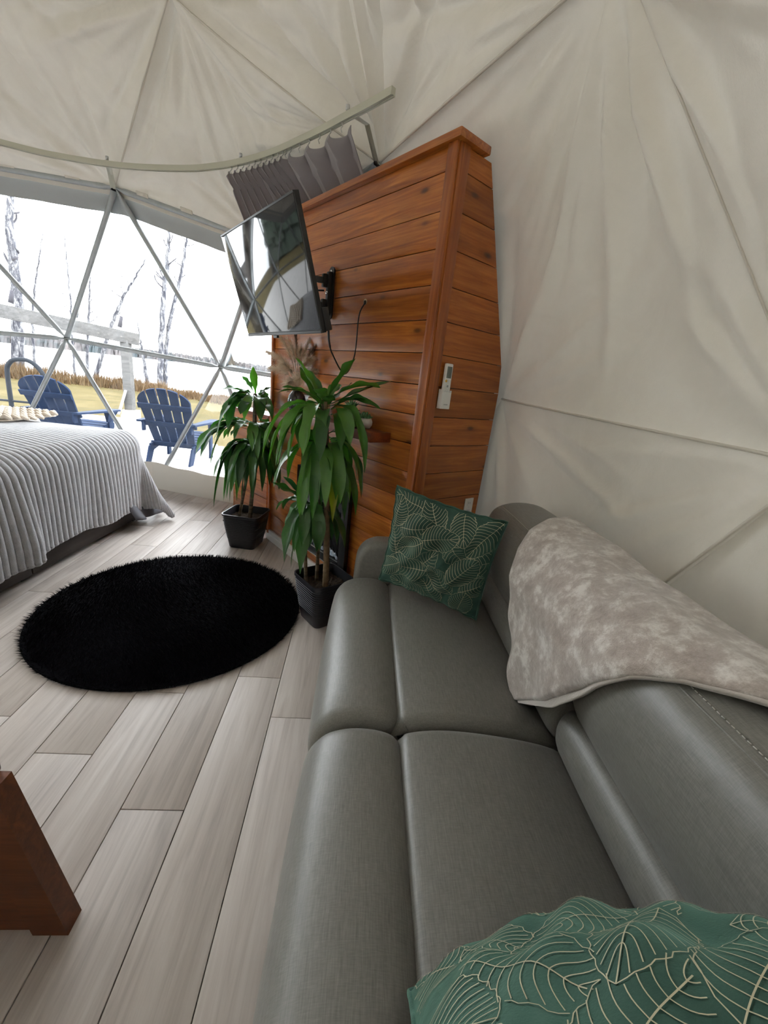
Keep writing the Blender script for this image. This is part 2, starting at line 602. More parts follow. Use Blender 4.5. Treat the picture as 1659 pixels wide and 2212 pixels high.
    MAT['concrete'] = plain('concrete_block', (0.45, 0.40, 0.30), 0.9, nscale=20, nstr=0.3, var=0.2)


make_materials()
for m_ in bpy.data.materials:
    m_.use_fake_user = False

# ================================================================ SETTING
DC = np.array([-2.6677, 1.0234, 0.6905])
DR = 3.9475
DROT = 1.0419


def geodesic(freq=3):
    V = [np.array([0, 0, 1.])]
    z = 1 / 5 ** .5
    rr = 2 / 5 ** .5
    for k in range(5):
        a = 2 * PI * k / 5
        V.append(np.array([rr * math.cos(a), rr * math.sin(a), z]))
    for k in range(5):
        a = 2 * PI * (k + .5) / 5
        V.append(np.array([rr * math.cos(a), rr * math.sin(a), -z]))
    V.append(np.array([0, 0, -1.]))
    F = []
    for k in range(5):
        k1 = (k + 1) % 5
        F += [(0, 1 + k, 1 + k1), (1 + k, 6 + k, 1 + k1), (6 + k, 6 + k1, 1 + k1), (11, 6 + k1, 6 + k)]
    pts = []
    idx = {}
    tris = []

    def add(p):
        p = p / np.linalg.norm(p)
        key = tuple(np.round(p, 5))
        if key not in idx:
            idx[key] = len(pts)
            pts.append(p)
        return idx[key]
    for a, b, c in F:
        g = {}
        for i in range(freq + 1):
            for j in range(freq + 1 - i):
                g[i, j] = add((V[a] * (freq - i - j) + V[b] * i + V[c] * j) / freq)
        for i in range(freq):
            for j in range(freq - i):
                tris.append((g[i, j], g[i + 1, j], g[i, j + 1]))
                if i + j < freq - 1:
                    tris.append((g[i + 1, j], g[i + 1, j + 1], g[i, j + 1]))
    return np.array(pts), tris


gp, gtris = geodesic(3)
c_, s_ = math.cos(DROT), math.sin(DROT)
NODE = (gp @ np.array([[c_, -s_, 0], [s_, c_, 0], [0, 0, 1]]).T) * DR + DC
for k_, dz_ in {11: .10, 12: .10, 10: .05, 8: .06, 7: -.05, 6: .06, 14: .0}.items():
    NODE[k_][2] += dz_
gtris = [t for t in gtris if NODE[list(t)][:, 2].min() > -0.3]


def azim(p):     # azimuth about the dome centre, degrees from +Y towards -X
    return math.degrees(math.atan2(-(p[0] - DC[0]), p[1] - DC[1]))


WIN = []
LINER = []
for t in gtris:
    ctr = NODE[list(t)].mean(0)
    a = azim(ctr)
    if NODE[list(t)][:, 2].max() < 2.95 and -52 < a < 92:
        WIN.append(t)
    else:
        LINER.append(t)


def build_floor():
    V = [(DC[0], DC[1], -0.03)]
    n = 60
    for k in range(n):
        a = 2 * PI * k / n
        V.append((DC[0] + 4.0 * math.cos(a), DC[1] + 4.0 * math.sin(a), -0.03))
    n1 = len(V)
    V += [(x, y, -0.12) for x, y, z in V]
    F = [(0, 1 + k, 1 + (k + 1) % n) for k in range(n)] + [(n1, n1 + 1 + (k + 1) % n, n1 + 1 + k) for k in range(n)]
    F += [(1 + k, n1 + 1 + k, n1 + 1 + (k + 1) % n, 1 + (k + 1) % n) for k in range(n)]
    fl = mk('floor', V, F, 'gap', None, False)
    tag(fl, 'pale whitewashed wood plank floor of the dome', None, None, 'structure')
    ends = {0: 1.75, -1: 1.50, 1: 1.078, 3: 1.284, 2: 1.62, -2: 1.1, 4: 1.9, 5: 1.45, 6: 2.0, 7: 1.2}
    L = 1.22
    meshes = {}

    def plank(x0, x1, y0, y1):
        key = (round(x1 - x0, 3), round(y1 - y0, 3))
        if key not in meshes:
            b = MB().box((0, 0, 0), (x1 - x0 - .0028, y1 - y0 - .0028, .030), None, .0022)
            o = b.build('plank', 'floor_wood', fl, False)
            smooth_angle(o, 30)
            meshes[key] = o.data
        else:
            o = bpy.data.objects.new('plank', meshes[key])
            link(o, fl)
        o.location = ((x0 + x1) / 2, (y0 + y1) / 2, -0.015)
    for r in range(-6, 16):
        x1 = -.257 - .206 * r
        x0 = x1 - .206
        e = ends.get(r, random.uniform(0.6, 1.8))
        hx = max(abs(x0 - DC[0]), abs(x1 - DC[0]))
        hh = math.sqrt(max(0, 3.86 ** 2 - hx ** 2))
        ylo, yhi = max(DC[1] - hh, -0.6), DC[1] + hh
        k = math.floor((ylo - e) / L)
        y = e + k * L
        while y < yhi:
            a, b = max(y, ylo), min(y + L, yhi)
            if b - a > .05:
                plank(x0, x1, a, b)
            y += L
    # the remainder of the floor, out of view, as wide boards
    for r in list(range(16, 31)):
        x1 = -.257 - .206 * r
        x0 = x1 - .206
        hx = max(abs(x0 - DC[0]), abs(x1 - DC[0]))
        hh = math.sqrt(max(0, 3.86 ** 2 - hx ** 2))
        if hh > .3:
            plank(x0, x1, DC[1] - hh, DC[1] + hh)
    for r in list(range(-6, 16)):
        x1 = -.257 - .206 * r
        x0 = x1 - .206
        hx = max(abs(x0 - DC[0]), abs(x1 - DC[0]))
        hh = math.sqrt(max(0, 3.86 ** 2 - hx ** 2))
        if DC[1] - hh < -.65:
            plank(x0, x1, DC[1] - hh, -.6)
    return fl


def vnoise(x, y, s):
    return math.sin(x * 3.1 + s) * math.cos(y * 2.7 + s * 1.7) + .5 * math.sin(x * 6.3 + y * 5.1 + s * 2.3)


def build_dome():
    root = empty('wall_dome', (DC[0], DC[1], 0))
    tag(root, 'cream fabric liner of the geodesic dome with puckered folds', None, None, 'structure')
    off = np.array([DC[0], DC[1], 0])
    cam_nodes = {7, 8, 9, 83, 84, 85, 86, 87, 75, 77, 5, 82, 6, 74}
    # hemmed edges: along these struts one panel overlaps its neighbour (edge -> opposite node of the upper panel, lift)
    LIP = {(83, 84): (82, .055), (7, 8): (5, .030), (7, 83): (82, .030), (75, 77): (85, .040), (75, 85): (84, .010)}

    def lip_h(e, s):
        return LIP[e][1] * (math.sin(PI * min(max(s, 0), 1)) ** .5)
    for ti, t in enumerate(LINER):
        vis = sum(i in cam_nodes for i in t) >= 2
        n = 84 if vis else 14
        A, B, C = NODE[t[0]], NODE[t[1]], NODE[t[2]]
        nrm = np.cross(B - A, C - A)
        nrm /= np.linalg.norm(nrm)
        ctr = (A + B + C) / 3
        if np.dot(nrm, DC - ctr) < 0:
            nrm = -nrm
        high = ctr[2] > 2.0
        bycab = high and (85 in t or 86 in t)
        byrail = 83 in t or 9 in t or (7 in t and 8 in t)
        sag = (-0.06 if (bycab or not high) else (-0.02 if byrail else 0.03))
        lips = []
        for e, (third, hh) in LIP.items():
            if e[0] in t and e[1] in t and third in t:
                lips.append((e, t.index(e[0]), t.index(e[1]), t.index(third)))
        pr = []
        for v in range(3):
            r_ = np.random.default_rng(t[v] * 97 + ti * 13)
            strong = t[v] in (7, 83, 84, 82)
            rid = []
            for k in range(13 if strong else 7):
                rid.append((r_.uniform(.04, .96), r_.uniform(.014, .050), r_.uniform(.4, 1.0) * r_.choice([1, 1, -.7]), r_.uniform(-.10, .10), r_.uniform(.40, .98)))
            am = .125 if strong else .065
            if bycab:
                am *= .45
            elif not high:
                am *= .6
            pr.append((rid, am))
        V = []
        I = {}
        for i in range(n + 1):
            for j in range(n + 1 - i):
                b, c = i / n, j / n
                a = 1 - b - c
                bc = (a, b, c)
                p = A * a + B * b + C * c
                d = 27 * a * b * c * sag
                for v in range(3):
                    d0 = 1 - bc[v]
                    if d0 < 1e-6:
                        continue
                    o1, o2 = bc[(v + 1) % 3], bc[(v + 2) % 3]
                    tt = o1 / (o1 + o2 + 1e-9)
                    rid, am = pr[v]
                    win = min(1, 5 * tt, 5 * (1 - tt))
                    wv = 0
                    for (cc, ww, hh, dr, ext) in rid:
                        x = (tt - cc - dr * d0) / max(ww, 1.7 / (n * d0))
                        if abs(x) < 3:
                            wv += hh * math.exp(-x * x) * max(0, 1 - d0 / ext) ** .7
                    fd = am * min(1, d0 / .30) ** 1.3 * wv * max(0, win)
                    d += -fd if byrail else fd
                edge = min(a, b, c)
                d += .008 * min(1, edge / .08) * vnoise(p[0] * 2.2 + p[2], p[1] * 2.2 - p[2], ti)
                if byrail:
                    d = min(d, .02)
                for (e, i0, i1, i2) in lips:
                    q = bc[i2]
                    if q < .25:
                        d += lip_h(e, bc[i1] / (bc[i0] + bc[i1] + 1e-9)) * math.exp(-(q / .09) ** 2)
                p = p + nrm * d
                I[i, j] = len(V)
                V.append(p - off)
        F = []
        for i in range(n):
            for j in range(n - i):
                F.append((I[i, j], I[i + 1, j], I[i, j + 1]))
                if i + j < n - 1:
                    F.append((I[i + 1, j], I[i + 1, j + 1], I[i, j + 1]))
        mk('liner_panel', V, F, 'liner', root, True)
        for (e, i0, i1, i2) in lips:
            P = []
            for k in range(41):
                s = k / 40
                q = NODE[e[0]] + (NODE[e[1]] - NODE[e[0]]) * s - off
                h = lip_h(e, s)
                P.append([q - nrm * .004, q + nrm * (h * .5), q + nrm * h])
            MB().grid(np.array(P)).build('liner_hem', 'liner', root, True)
            pts = [r_[2] + nrm * .002 for r_ in P]
            MB().tube(pts, .006, 6).build('liner_seam', 'liner', root, True)
    # flat stitched seam on the right-hand panel
    A, B = NODE[84] - off, NODE[75] - off
    inn = 2 * DC - NODE[84] - NODE[75]
    inn /= np.linalg.norm(inn)
    MB().tube([A + (B - A) * k / 20 + inn * .002 for k in range(21)], .007, 6, True, [(1, .5)] * 21).build('liner_seam', 'liner', root, True)
    g = MB()
    for k in range(190):
        q = A + (B - A) * (k / 190) + inn * .0045
        g.tube([q, q + (B - A) * (.55 / 190)], .0009, 4)
    g.build('stitching', 'sleeve', root, True)
    return root


def build_window():
    root = empty('window_1', (DC[0], DC[1], 0))
    tag(root, 'wide triangulated clear window of the dome looking onto the lake', None, None, 'structure')
    off = np.array([DC[0], DC[1], 0])
    E = set()
    for t in WIN:
        P = NODE[list(t)]
        ctr = P.mean(0)
        out = ctr - DC
        out /= np.linalg.norm(out)
        V = P + out * .035 - off
        mk('pane', V, [(0, 1, 2)], 'vinyl', root, False)
        for i in range(3):
            a, b = sorted((t[i], t[(i + 1) % 3]))
            E.add((a, b))
    deg = {}
    for a, b in sorted(E):
        if NODE[a][2] < -.2 or NODE[b][2] < -.2:
            continue
        A, B = NODE[a] - off, NODE[b] - off
        L = np.linalg.norm(B - A)
        ts = [0.012, .03, .055, .09, .12, .5]
        ts = [x / L if x < .4 else x for x in ts]
        ts = ts + [1 - x for x in ts[-2::-1]]
        fl = [(1.5, .4), (1.55, .4), (1.3, .55), (1.05, .95), (1, 1), (1, 1), (1, 1), (1.05, .95), (1.3, .55), (1.55, .4), (1.5, .4)]
        pts = [A + (B - A) * x for x in ts]
        mid = (NODE[a] + NODE[b]) / 2 - DC
        mb = MB().tube(pts, .0225, 14, True, fl)
        mb.build('strut', 'galv', root, True)
        for q in (a, b):
            deg[q] = deg.get(q, 0) + 1
    for q, d in deg.items():
        if d < 3:
            continue
        inn = DC - NODE[q]
        inn /= np.linalg.norm(inn)
        p = NODE[q] - off
        MB().tube([p - inn * .02, p + inn * .03], .009, 8).build('bolt', 'bolt', root, True)
    # hems: cloth band hanging below the top struts
    topE = []
    for a, b in E:
        if min(NODE[a][2], NODE[b][2]) > 2.2 and sum(1 for t in WIN if a in t and b in t) == 1:
            topE.append((a, b))
    for a, b in topE:
        third = [x for t in WIN if a in t and b in t for x in t if x not in (a, b)][0]
        A, B, T = NODE[a], NODE[b], NODE[third]
        dn = T - (A + B) / 2
        dn /= np.linalg.norm(dn)
        out = (A + B) / 2 - DC
        out /= np.linalg.norm(out)
        hgt = .20
        along = (B - A) / np.linalg.norm(B - A)
        for (lo, hi, oo, nm_, mt) in ((-.02, .06, .015, 'hem_fold', 'sleeve'), (.05, hgt, .03, 'window_hem', 'hem')):
            ns = 30
            P = []
            for k in range(ns + 1):
                s = -.035 + 1.07 * k / ns
                base = A + (B - A) * s
                wob = .0015 * math.sin(s * 19 + a) + .001 * math.sin(s * 41)
                P.append([base + dn * lo + out * oo - off, base + dn * (hi + wob) + out * (oo + .004) - off])
            P = np.array(P)
            g = MB().grid(P)
            g2 = MB().grid(P + out * .004)
            g.add(g2.V, [f[::-1] for f in g2.F])
            g.build(nm_, mt, root, True)
        # hanging grommet tabs
        for k in range(3):
            s = .2 + .3 * k
            base = A + (B - A) * s - dn * .03 - out * .012 - off
            ang = along
            ex, ez = Vector(along), Vector(-dn)
            M = Matrix((ex, ez.cross(ex).normalized(), ez)).transposed()
            MB().box(base, (.11, .008, .035), M, .006).build('hem_tab', 'sleeve', root, True)
    # cream skirt along the bottom
    for a, b in E:
        if max(NODE[a][2], NODE[b][2]) < .4:
            A, B = NODE[a].copy(), NODE[b].copy()
            A[2] = B[2] = 0
            out = (A + B) / 2 - DC
            out[2] = 0
            out /= np.linalg.norm(out)
            ns = 24
            P = []
            for k in range(ns + 1):
                s = k / ns
                base = A + (B - A) * s - out * .03
                h = .30 - .035 * math.sin(PI * s) + .006 * math.sin(s * 25)
                row = []
                for j in range(6):
                    f = j / 5
                    row.append(base + np.array([0, 0, h * f]) + out * (.02 * f - .012 * math.sin(f * PI)) - off)
                P.append(row)
            P = np.array(P)
            g = MB().grid(P)
            g2 = MB().grid(P - out * .006)
            g.add(g2.V, [f[::-1] for f in g2.F])
            g.build('window_skirt', 'skirt', root, True)
    return root


build_floor()
build_dome()
build_window()

# ================================================================ CABINET (fireplace wall)
CABW = 1.77
CAB_O = (-0.686, 3.595, 0.0)
CAB_R = R(-54.2)


def side_depth(z):
    if z > 1.56:
        return .59 - (z - 1.56) / (2.49 - 1.56) * (.59 - .21)
    return .56 + .03 * z / 1.56


def build_cabinet():
    root = empty('fireplace_cabinet', CAB_O, (0, 0, CAB_R))
    tag(root, 'tall orange-brown pine plank cabinet behind the television, with chamfered side following the dome', 'cabinet')
    H = 2.465
    W = CABW
    # carcass just behind the boards
    P = []
    zs = [0.0, 1.56, H]
    mb = MB()
    for k in range(2):
        z0, z1 = zs[k], zs[k + 1]
        d0, d1 = side_depth(z0) - .01, side_depth(z1) - .01
        mb.hexa([(.022, .022, z0), (W - .022, .022, z0), (W - .022, d0, z0), (.022, d0, z0), (.022, .022, z1), (W - .022, .022, z1), (W - .022, d1, z1), (.022, d1, z1)])
    mb.build('carcass', 'gap', root)
    zb = [.0] + [.085 + .1525 * k for k in range(1, 16)] + [H]
    zb = [z for z in zb if z <= H]
    for i in range(len(zb) - 1):
        z0, z1 = zb[i], zb[i + 1]
        if z1 - z0 < .03:
            continue
        x0, x1 = .03, W - .05
        prou = random.uniform(-.0012, .0012)
        for nm_, mat, box in (('front_board', 'pine', ((x0 + x1) / 2, .010 + prou, (z0 + z1) / 2, x1 - x0 - .001, .02, z1 - z0 - .0035)),):
            cx_, cy_, cz_, sx, sy, sz = box
            o = bxo(nm_, (0, 0, 0), (sx, sy, sz), mat, root, None, .002)
            o.location = (cx_, cy_, cz_)
        # right side board, cut to the dome
        for nm_, xs in (('side_board', W - .010), ('side_board', .010)):
            y0 = .05 if xs > .5 else .004
            a, b = side_depth(z0 + .002), side_depth(z1 - .002)
            hx = .010
            g = MB()
            zc = (z0 + z1) / 2
            hz = (z1 - z0) / 2 - .0018
            g.hexa([(-hx, y0, -hz), (hx, y0, -hz), (hx, a, -hz), (-hx, a, -hz), (-hx, y0, hz), (hx, y0, hz), (hx, b, hz), (-hx, b, hz)])
            o = g.build(nm_, 'pine_y', root)
            o.location = (xs, 0, zc)
    # corner trims
    for nm_, c, s in (('corner_trim', (W - .022, -.008, H / 2), (.056, .022, H)), ('corner_trim', (W + .004, .030, H / 2), (.018, .066, H)),
                      ('corner_trim', (.015, -.008, H / 2), (.034, .022, H))):
        o = bxo(nm_, (0, 0, 0), s, 'pine_v', root, None, .004)
        o.location = c
    o = bxo('light_gap_filler', (0, 0, 0), (.008, .02, H), 'pine_v', root, None, .001)  # unseen filler strip added to block window light leaking through the board joints
    o.location = (.0255, .0115, H / 2)
    o = bxo('top_cap', (0, 0, 0), (W + .06, .205, .034), 'pine', root, None, .006)
    o.location = (W / 2 + .003, .068, H + .017)
    # white skirting with two steps
    g = MB().box((W / 2, -.008, .045), (W - .01, .018, .09), None, .003).box((W / 2, -.014, .028), (W - .006, .022, .056), None, .004)
    smooth_angle(g.build('baseboard', 'white_trim', root), 30)
    # cable hole plug
    g = MB().tube([(1.184, -.004, 1.875), (1.184, .006, 1.875)], .016, 16)
    g.build('cable_hole', 'pale_wood', root, True)
    g = MB().tube([(1.184, -.0055, 1.871), (1.184, .006, 1.871)], .0115, 14)
    g.build('cable_hole', 'gap', root, True)
    return root


def cabp(x, y, z):
    c, s = math.cos(CAB_R), math.sin(CAB_R)
    return (CAB_O[0] + x * c - y * s, CAB_O[1] + x * s + y * c, z)


build_cabinet()


def build_low_cabinet():
    p0 = np.array([-1.172, 4.239])
    p1 = np.array([-.735, 3.735])
    d = p1 - p0
    L = float(np.linalg.norm(d))
    ang = math.atan2(d[1], d[0])
    root = empty('low_cabinet', (p0[0], p0[1], 0), (0, 0, ang))
    tag(root, 'low dark pine plank cabinet by the window, behind the farther potted plant', 'cabinet')
    D = .16
    bxo('carcass', (L / 2, D / 2 + .01, .50), (L - .01, D - .02, 1.0), 'gap', root)
    for i in range(7):
        z0, z1 = .02 + i * .146, .02 + (i + 1) * .146
        o = bxo('front_board', (0, 0, 0), (L - .02, .018, z1 - z0 - .004), 'pine', root, None, .002)
        o.location = (L / 2, .009, (z0 + z1) / 2)
        o = bxo('side_board', (0, 0, 0), (.018, D, z1 - z0 - .004), 'pine_y', root, None, .002)
        o.location = (-.002, D / 2 + .0, (z0 + z1) / 2)
    bxo('top_board', (L / 2, D / 2, 1.058), (L + .03, D + .03, .026), 'shelf', root)
    return root


build_low_cabinet()


def build_fireplace():
    root = empty('electric_fireplace', cabp(.565, -.022, 0.0), (0, 0, CAB_R))
    tag(root, 'black framed electric fireplace set into the plank cabinet behind the nearer plant', 'fireplace')
    W, z0, z1 = .69, .19, .80
    g = MB()
    fr = .075
    g.box((W / 2, -.012, z0 + .03), (W, .03, .06), None, .004)
    g.box((W / 2, -.012, z1 - .055), (W, .03, .11), None, .004)
    g.box((fr / 2, -.012, (z0 + z1) / 2), (fr, .03, z1 - z0), None, .004)
    g.box((W - fr / 2, -.012, (z0 + z1) / 2), (fr, .03, z1 - z0), None, .004)
    smooth_angle(g.build('frame', 'black_metal', root), 30)
    for i in range(3):
        bxo('vent_slat', (W / 2, -.030, z1 - .03 - i * .026), (W - .12, .012, .010), 'black_metal', root, (R(25), 0, 0), .002)
    bxo('glass', (W / 2, -.004, (z0 + z1) / 2 - .02), (W - 2 * fr, .008, z1 - z0 - .16), 'fireglass', root, None, .001)
    bxo('edge_strip', (W / 2, -.030, z0 + .004), (W, .006, .008), 'brass', root, None, .001)
    bxo('edge_strip', (W / 2, -.030, z0 + .064), (W - 2 * fr, .005, .006), 'brass', root, None, .001)
    # glass embers lying along the bottom of the firebox window
    for i in range(26):
        x = .10 + .49 * random.random()
        s = random.uniform(.012, .024)
        bm = bmesh.new()
        bmesh.ops.create_icosphere(bm, subdivisions=1, radius=s)
        for v in bm.verts:
            v.co *= random.uniform(.7, 1.2)
        me = bpy.data.meshes.new('ember')
        bm.to_mesh(me)
        bm.free()
        me.materials.append(MAT['ember'])
        o = bpy.data.objects.new('ember', me)
        o.location = (x, -.018, z0 + .074 + s * .5 + .02 * random.random())
        o.scale = (1, .45, 1)
        link(o, root)
    # small maker's mark
    g = MB()
    for (a, b, c, d) in ((0, .014, 0, 0), (0, 0, .01, .006), (.01, .006, .004, -.01)):
        g.tube([(W - .15 + a, -.0285, z0 + .03 + b), (W - .15 + c, -.0285, z0 + .03 + d)], .0016, 5)
    g.build('logo_print', 'brass', root)
    return root


build_fireplace()


def build_shelf():
    L0, L1 = .35, 1.532
    z = 1.185
    root = empty('wall_shelf', cabp((L0 + L1) / 2, -.0, z - .055), (0, 0, CAB_R))
    tag(root, 'dark red-brown floating shelf on the plank cabinet below the television', 'shelf')
    o = bxo('shelf_board', (0, -.0735, .0275), (L1 - L0, .145, .055), 'shelf', root, None, .004)
    return root


build_shelf()
SHZ = 1.1855


def blob_pot(name, prof, mat, parent, n=28):
    return smooth_angle(MB().lathe(prof, n).build(name, mat, parent, True), 50)


def build_shelf_things():
    # vase with pampas grass
    loc = cabp(.56, -.075, SHZ)
    v = empty('vase', loc)
    tag(v, 'round glossy black vase holding pampas grass on the shelf', 'vase')
    blob_pot('vase_body', [(.02, 0), (.045, .004), (.062, .035), (.066, .07), (.056, .11), (.034, .14), (.026, .155), (.03, .168), (.024, .168), (.02, .15), (.028, .138), (.03, .11)], 'vase', v)
    pg = empty('pampas_bouquet', (loc[0], loc[1], SHZ + .13))
    tag(pg, 'bunch of dried beige pampas grass plumes in the black vase', 'dried grass')
    stems = [(-.26, .20, .26, 1, 'pampas', .028), (-.14, .02, .36, 1, 'pampas', .026), (-.06, -.05, .33, 1, 'pampas', .035), (.02, -.06, .29, .9, 'pampas', .04), (.07, .03, .36, 1, 'pampas', .022),
             (.13, -.03, .33, 1, 'pampas_dark', .022), (.20, -.02, .28, 1, 'pampas', .036), (.10, -.09, .24, .8, 'pampas', .035), (-.10, -.10, .18, .7, 'pampas', .042), (-.17, -.02, .24, .9, 'pampas', .035),
             (-.05, -.12, .06, .6, 'pampas', .045), (.16, -.08, .16, .7, 'pampas', .035), (-.03, .0, .40, 1, 'pampas_dark', .018), (-.20, .08, .15, .8, 'pampas', .034), (.03, -.12, .10, .6, 'pampas', .04)]
    for i, (dx, dy, dz, up, mt, wd) in enumerate(stems):
        p0 = Vector((0, 0, 0))
        p2 = Vector((dx, dy, dz))
        p1 = Vector((dx * .25, dy * .25, dz * .55 + .08))
        pts = [(p0 * (1 - t) ** 2 + p1 * 2 * t * (1 - t) + p2 * t * t) for t in [k / 10 for k in range(11)]]
        MB().tube(pts[:8], .0022, 5).build('stem', 'pampas', pg, True)
        # plume: core plus many hairs
        g = MB()
        for k in range(620):
            t = random.uniform(.45, 1.0)
            b = p0 * (1 - t) ** 2 + p1 * 2 * t * (1 - t) + p2 * t * t
            tg = ((p1 - p0) * (1 - t) + (p2 - p1) * t).normalized()
            env = math.sin(PI * min(1, (t - .40) / .62)) ** .7
            a = random.uniform(0, 2 * PI)
            u = tg.cross(Vector((.3, .5, .81))).normalized()
            w2 = tg.cross(u)
            d = (u * math.cos(a) + w2 * math.sin(a))
            L = wd * env * random.uniform(.5, 1.6) + .006
            tip = b + d * L + tg * random.uniform(.015, .06) + Vector((0, 0, -.03 * random.random()))
            sd = tg.cross(d).normalized() * .0013
            g.add([b - sd, b + sd, tip], [(0, 1, 2)])
        o = g.build('plume', mt, pg, False)
        o['kind'] = 'stuff'
    # pale wooden block
    o = empty('wooden_block', cabp(.885, -.085, SHZ), (0, 0, CAB_R + R(8)))
    tag(o, 'pale wooden box standing on the shelf behind the nearer plant', 'box')
    bxo('box_body', (0, 0, .053), (.125, .085, .106), 'pale_wood', o, None, .004)
    bxo('box_lid', (0, 0, .1105), (.130, .09, .009), 'pale_wood', o, None, .002)
    # small trailing sprig beside the vase
    sp = empty('trailing_sprig', cabp(.66, -.118, SHZ))
    tag(sp, 'small pale green sprig of beads lying between vase and wooden box', 'plant')
    for k in range(5):
        a = random.uniform(0, 6.28)
        pts = [(0, 0, .003)] + [(.02 * q * math.cos(a + .2 * q), .014 * q * math.sin(a + .2 * q), .004 + .03 * q * (1 - q * .12)) for q in range(1, 4)]
        g = MB().tube(pts, .0016, 5)
        for p in pts[1:]:
            for _ in range(3):
                c = Vector(p) + Vector((random.uniform(-.012, .012), random.uniform(-.006, .006), random.uniform(-.002, .01)))
                g.lathe([(.0006, -.004), (.004, 0), (.0006, .004)], 6, c)
        g.build('sprig', 'succulent', sp, True)
    # white textured planter
    o = empty('white_planter', cabp(1.235, -.075, SHZ), (0, 0, CAB_R))
    tag(o, 'square white textured planter with a spiky succulent on the shelf', 'planter')
    g = MB().box((0, 0, .045), (.085, .085, .09), None, .006)
    smooth_angle(g.build('planter_body', 'white_pot', o), 40)
    g = MB()
    for i in range(6):
        for k in range(2):
            x = -.034 + i * .0135
            g.tube([(x, -.0435, .012 + .036 * k), (x + .011, -.0435, .042 + .036 * k)], .0018, 5)
    g.build('relief_lines', 'btn', o, True)
    bxo('soil', (0, 0, .0905), (.074, .074, .004), 'soil', o, None, .001)
    for i in range(13):
        a = i * 2.4
        t = .25 + .75 * i / 13
        dx, dy = math.cos(a) * .05 * t, math.sin(a) * .05 * t
        MB().tube([(dx * .15, dy * .15, .09), (dx * .6, dy * .6, .115 + .02 * (1 - t)), (dx, dy, .125 + .045 * (1 - t))], [.006, .0065, .0008], 6).build('leaf', 'succulent', o, True)
    # small round pot with a rosette
    o = empty('succulent_pot', cabp(1.375, -.075, SHZ))
    tag(o, 'small round white pot with a green rosette succulent at the shelf end', 'potted plant')
    blob_pot('pot', [(.02, 0), (.034, .004), (.045, .022), (.046, .04), (.039, .058), (.034, .060), (.033, .054), (.01, .053)], 'white_pot', o)
    for ring, (n, r, z, tl) in enumerate(((9, .040, .066, .5), (7, .028, .078, .9), (5, .014, .086, 1.5))):
        for i in range(n):
            a = 2 * PI * i / n + ring * .4
            d = Vector((math.cos(a), math.sin(a), 0))
            MB().tube([Vector((0, 0, .055)) + d * .004, Vector((0, 0, .062)) + d * r * .6, Vector((0, 0, z)) + d * r, Vector((0, 0, z + .008)) + d * (r * 1.12)], [.004, .010, .0085, .001], 6, True, [(1, .5)] * 4).build('leaf', 'succulent', o, True)


build_shelf_things()


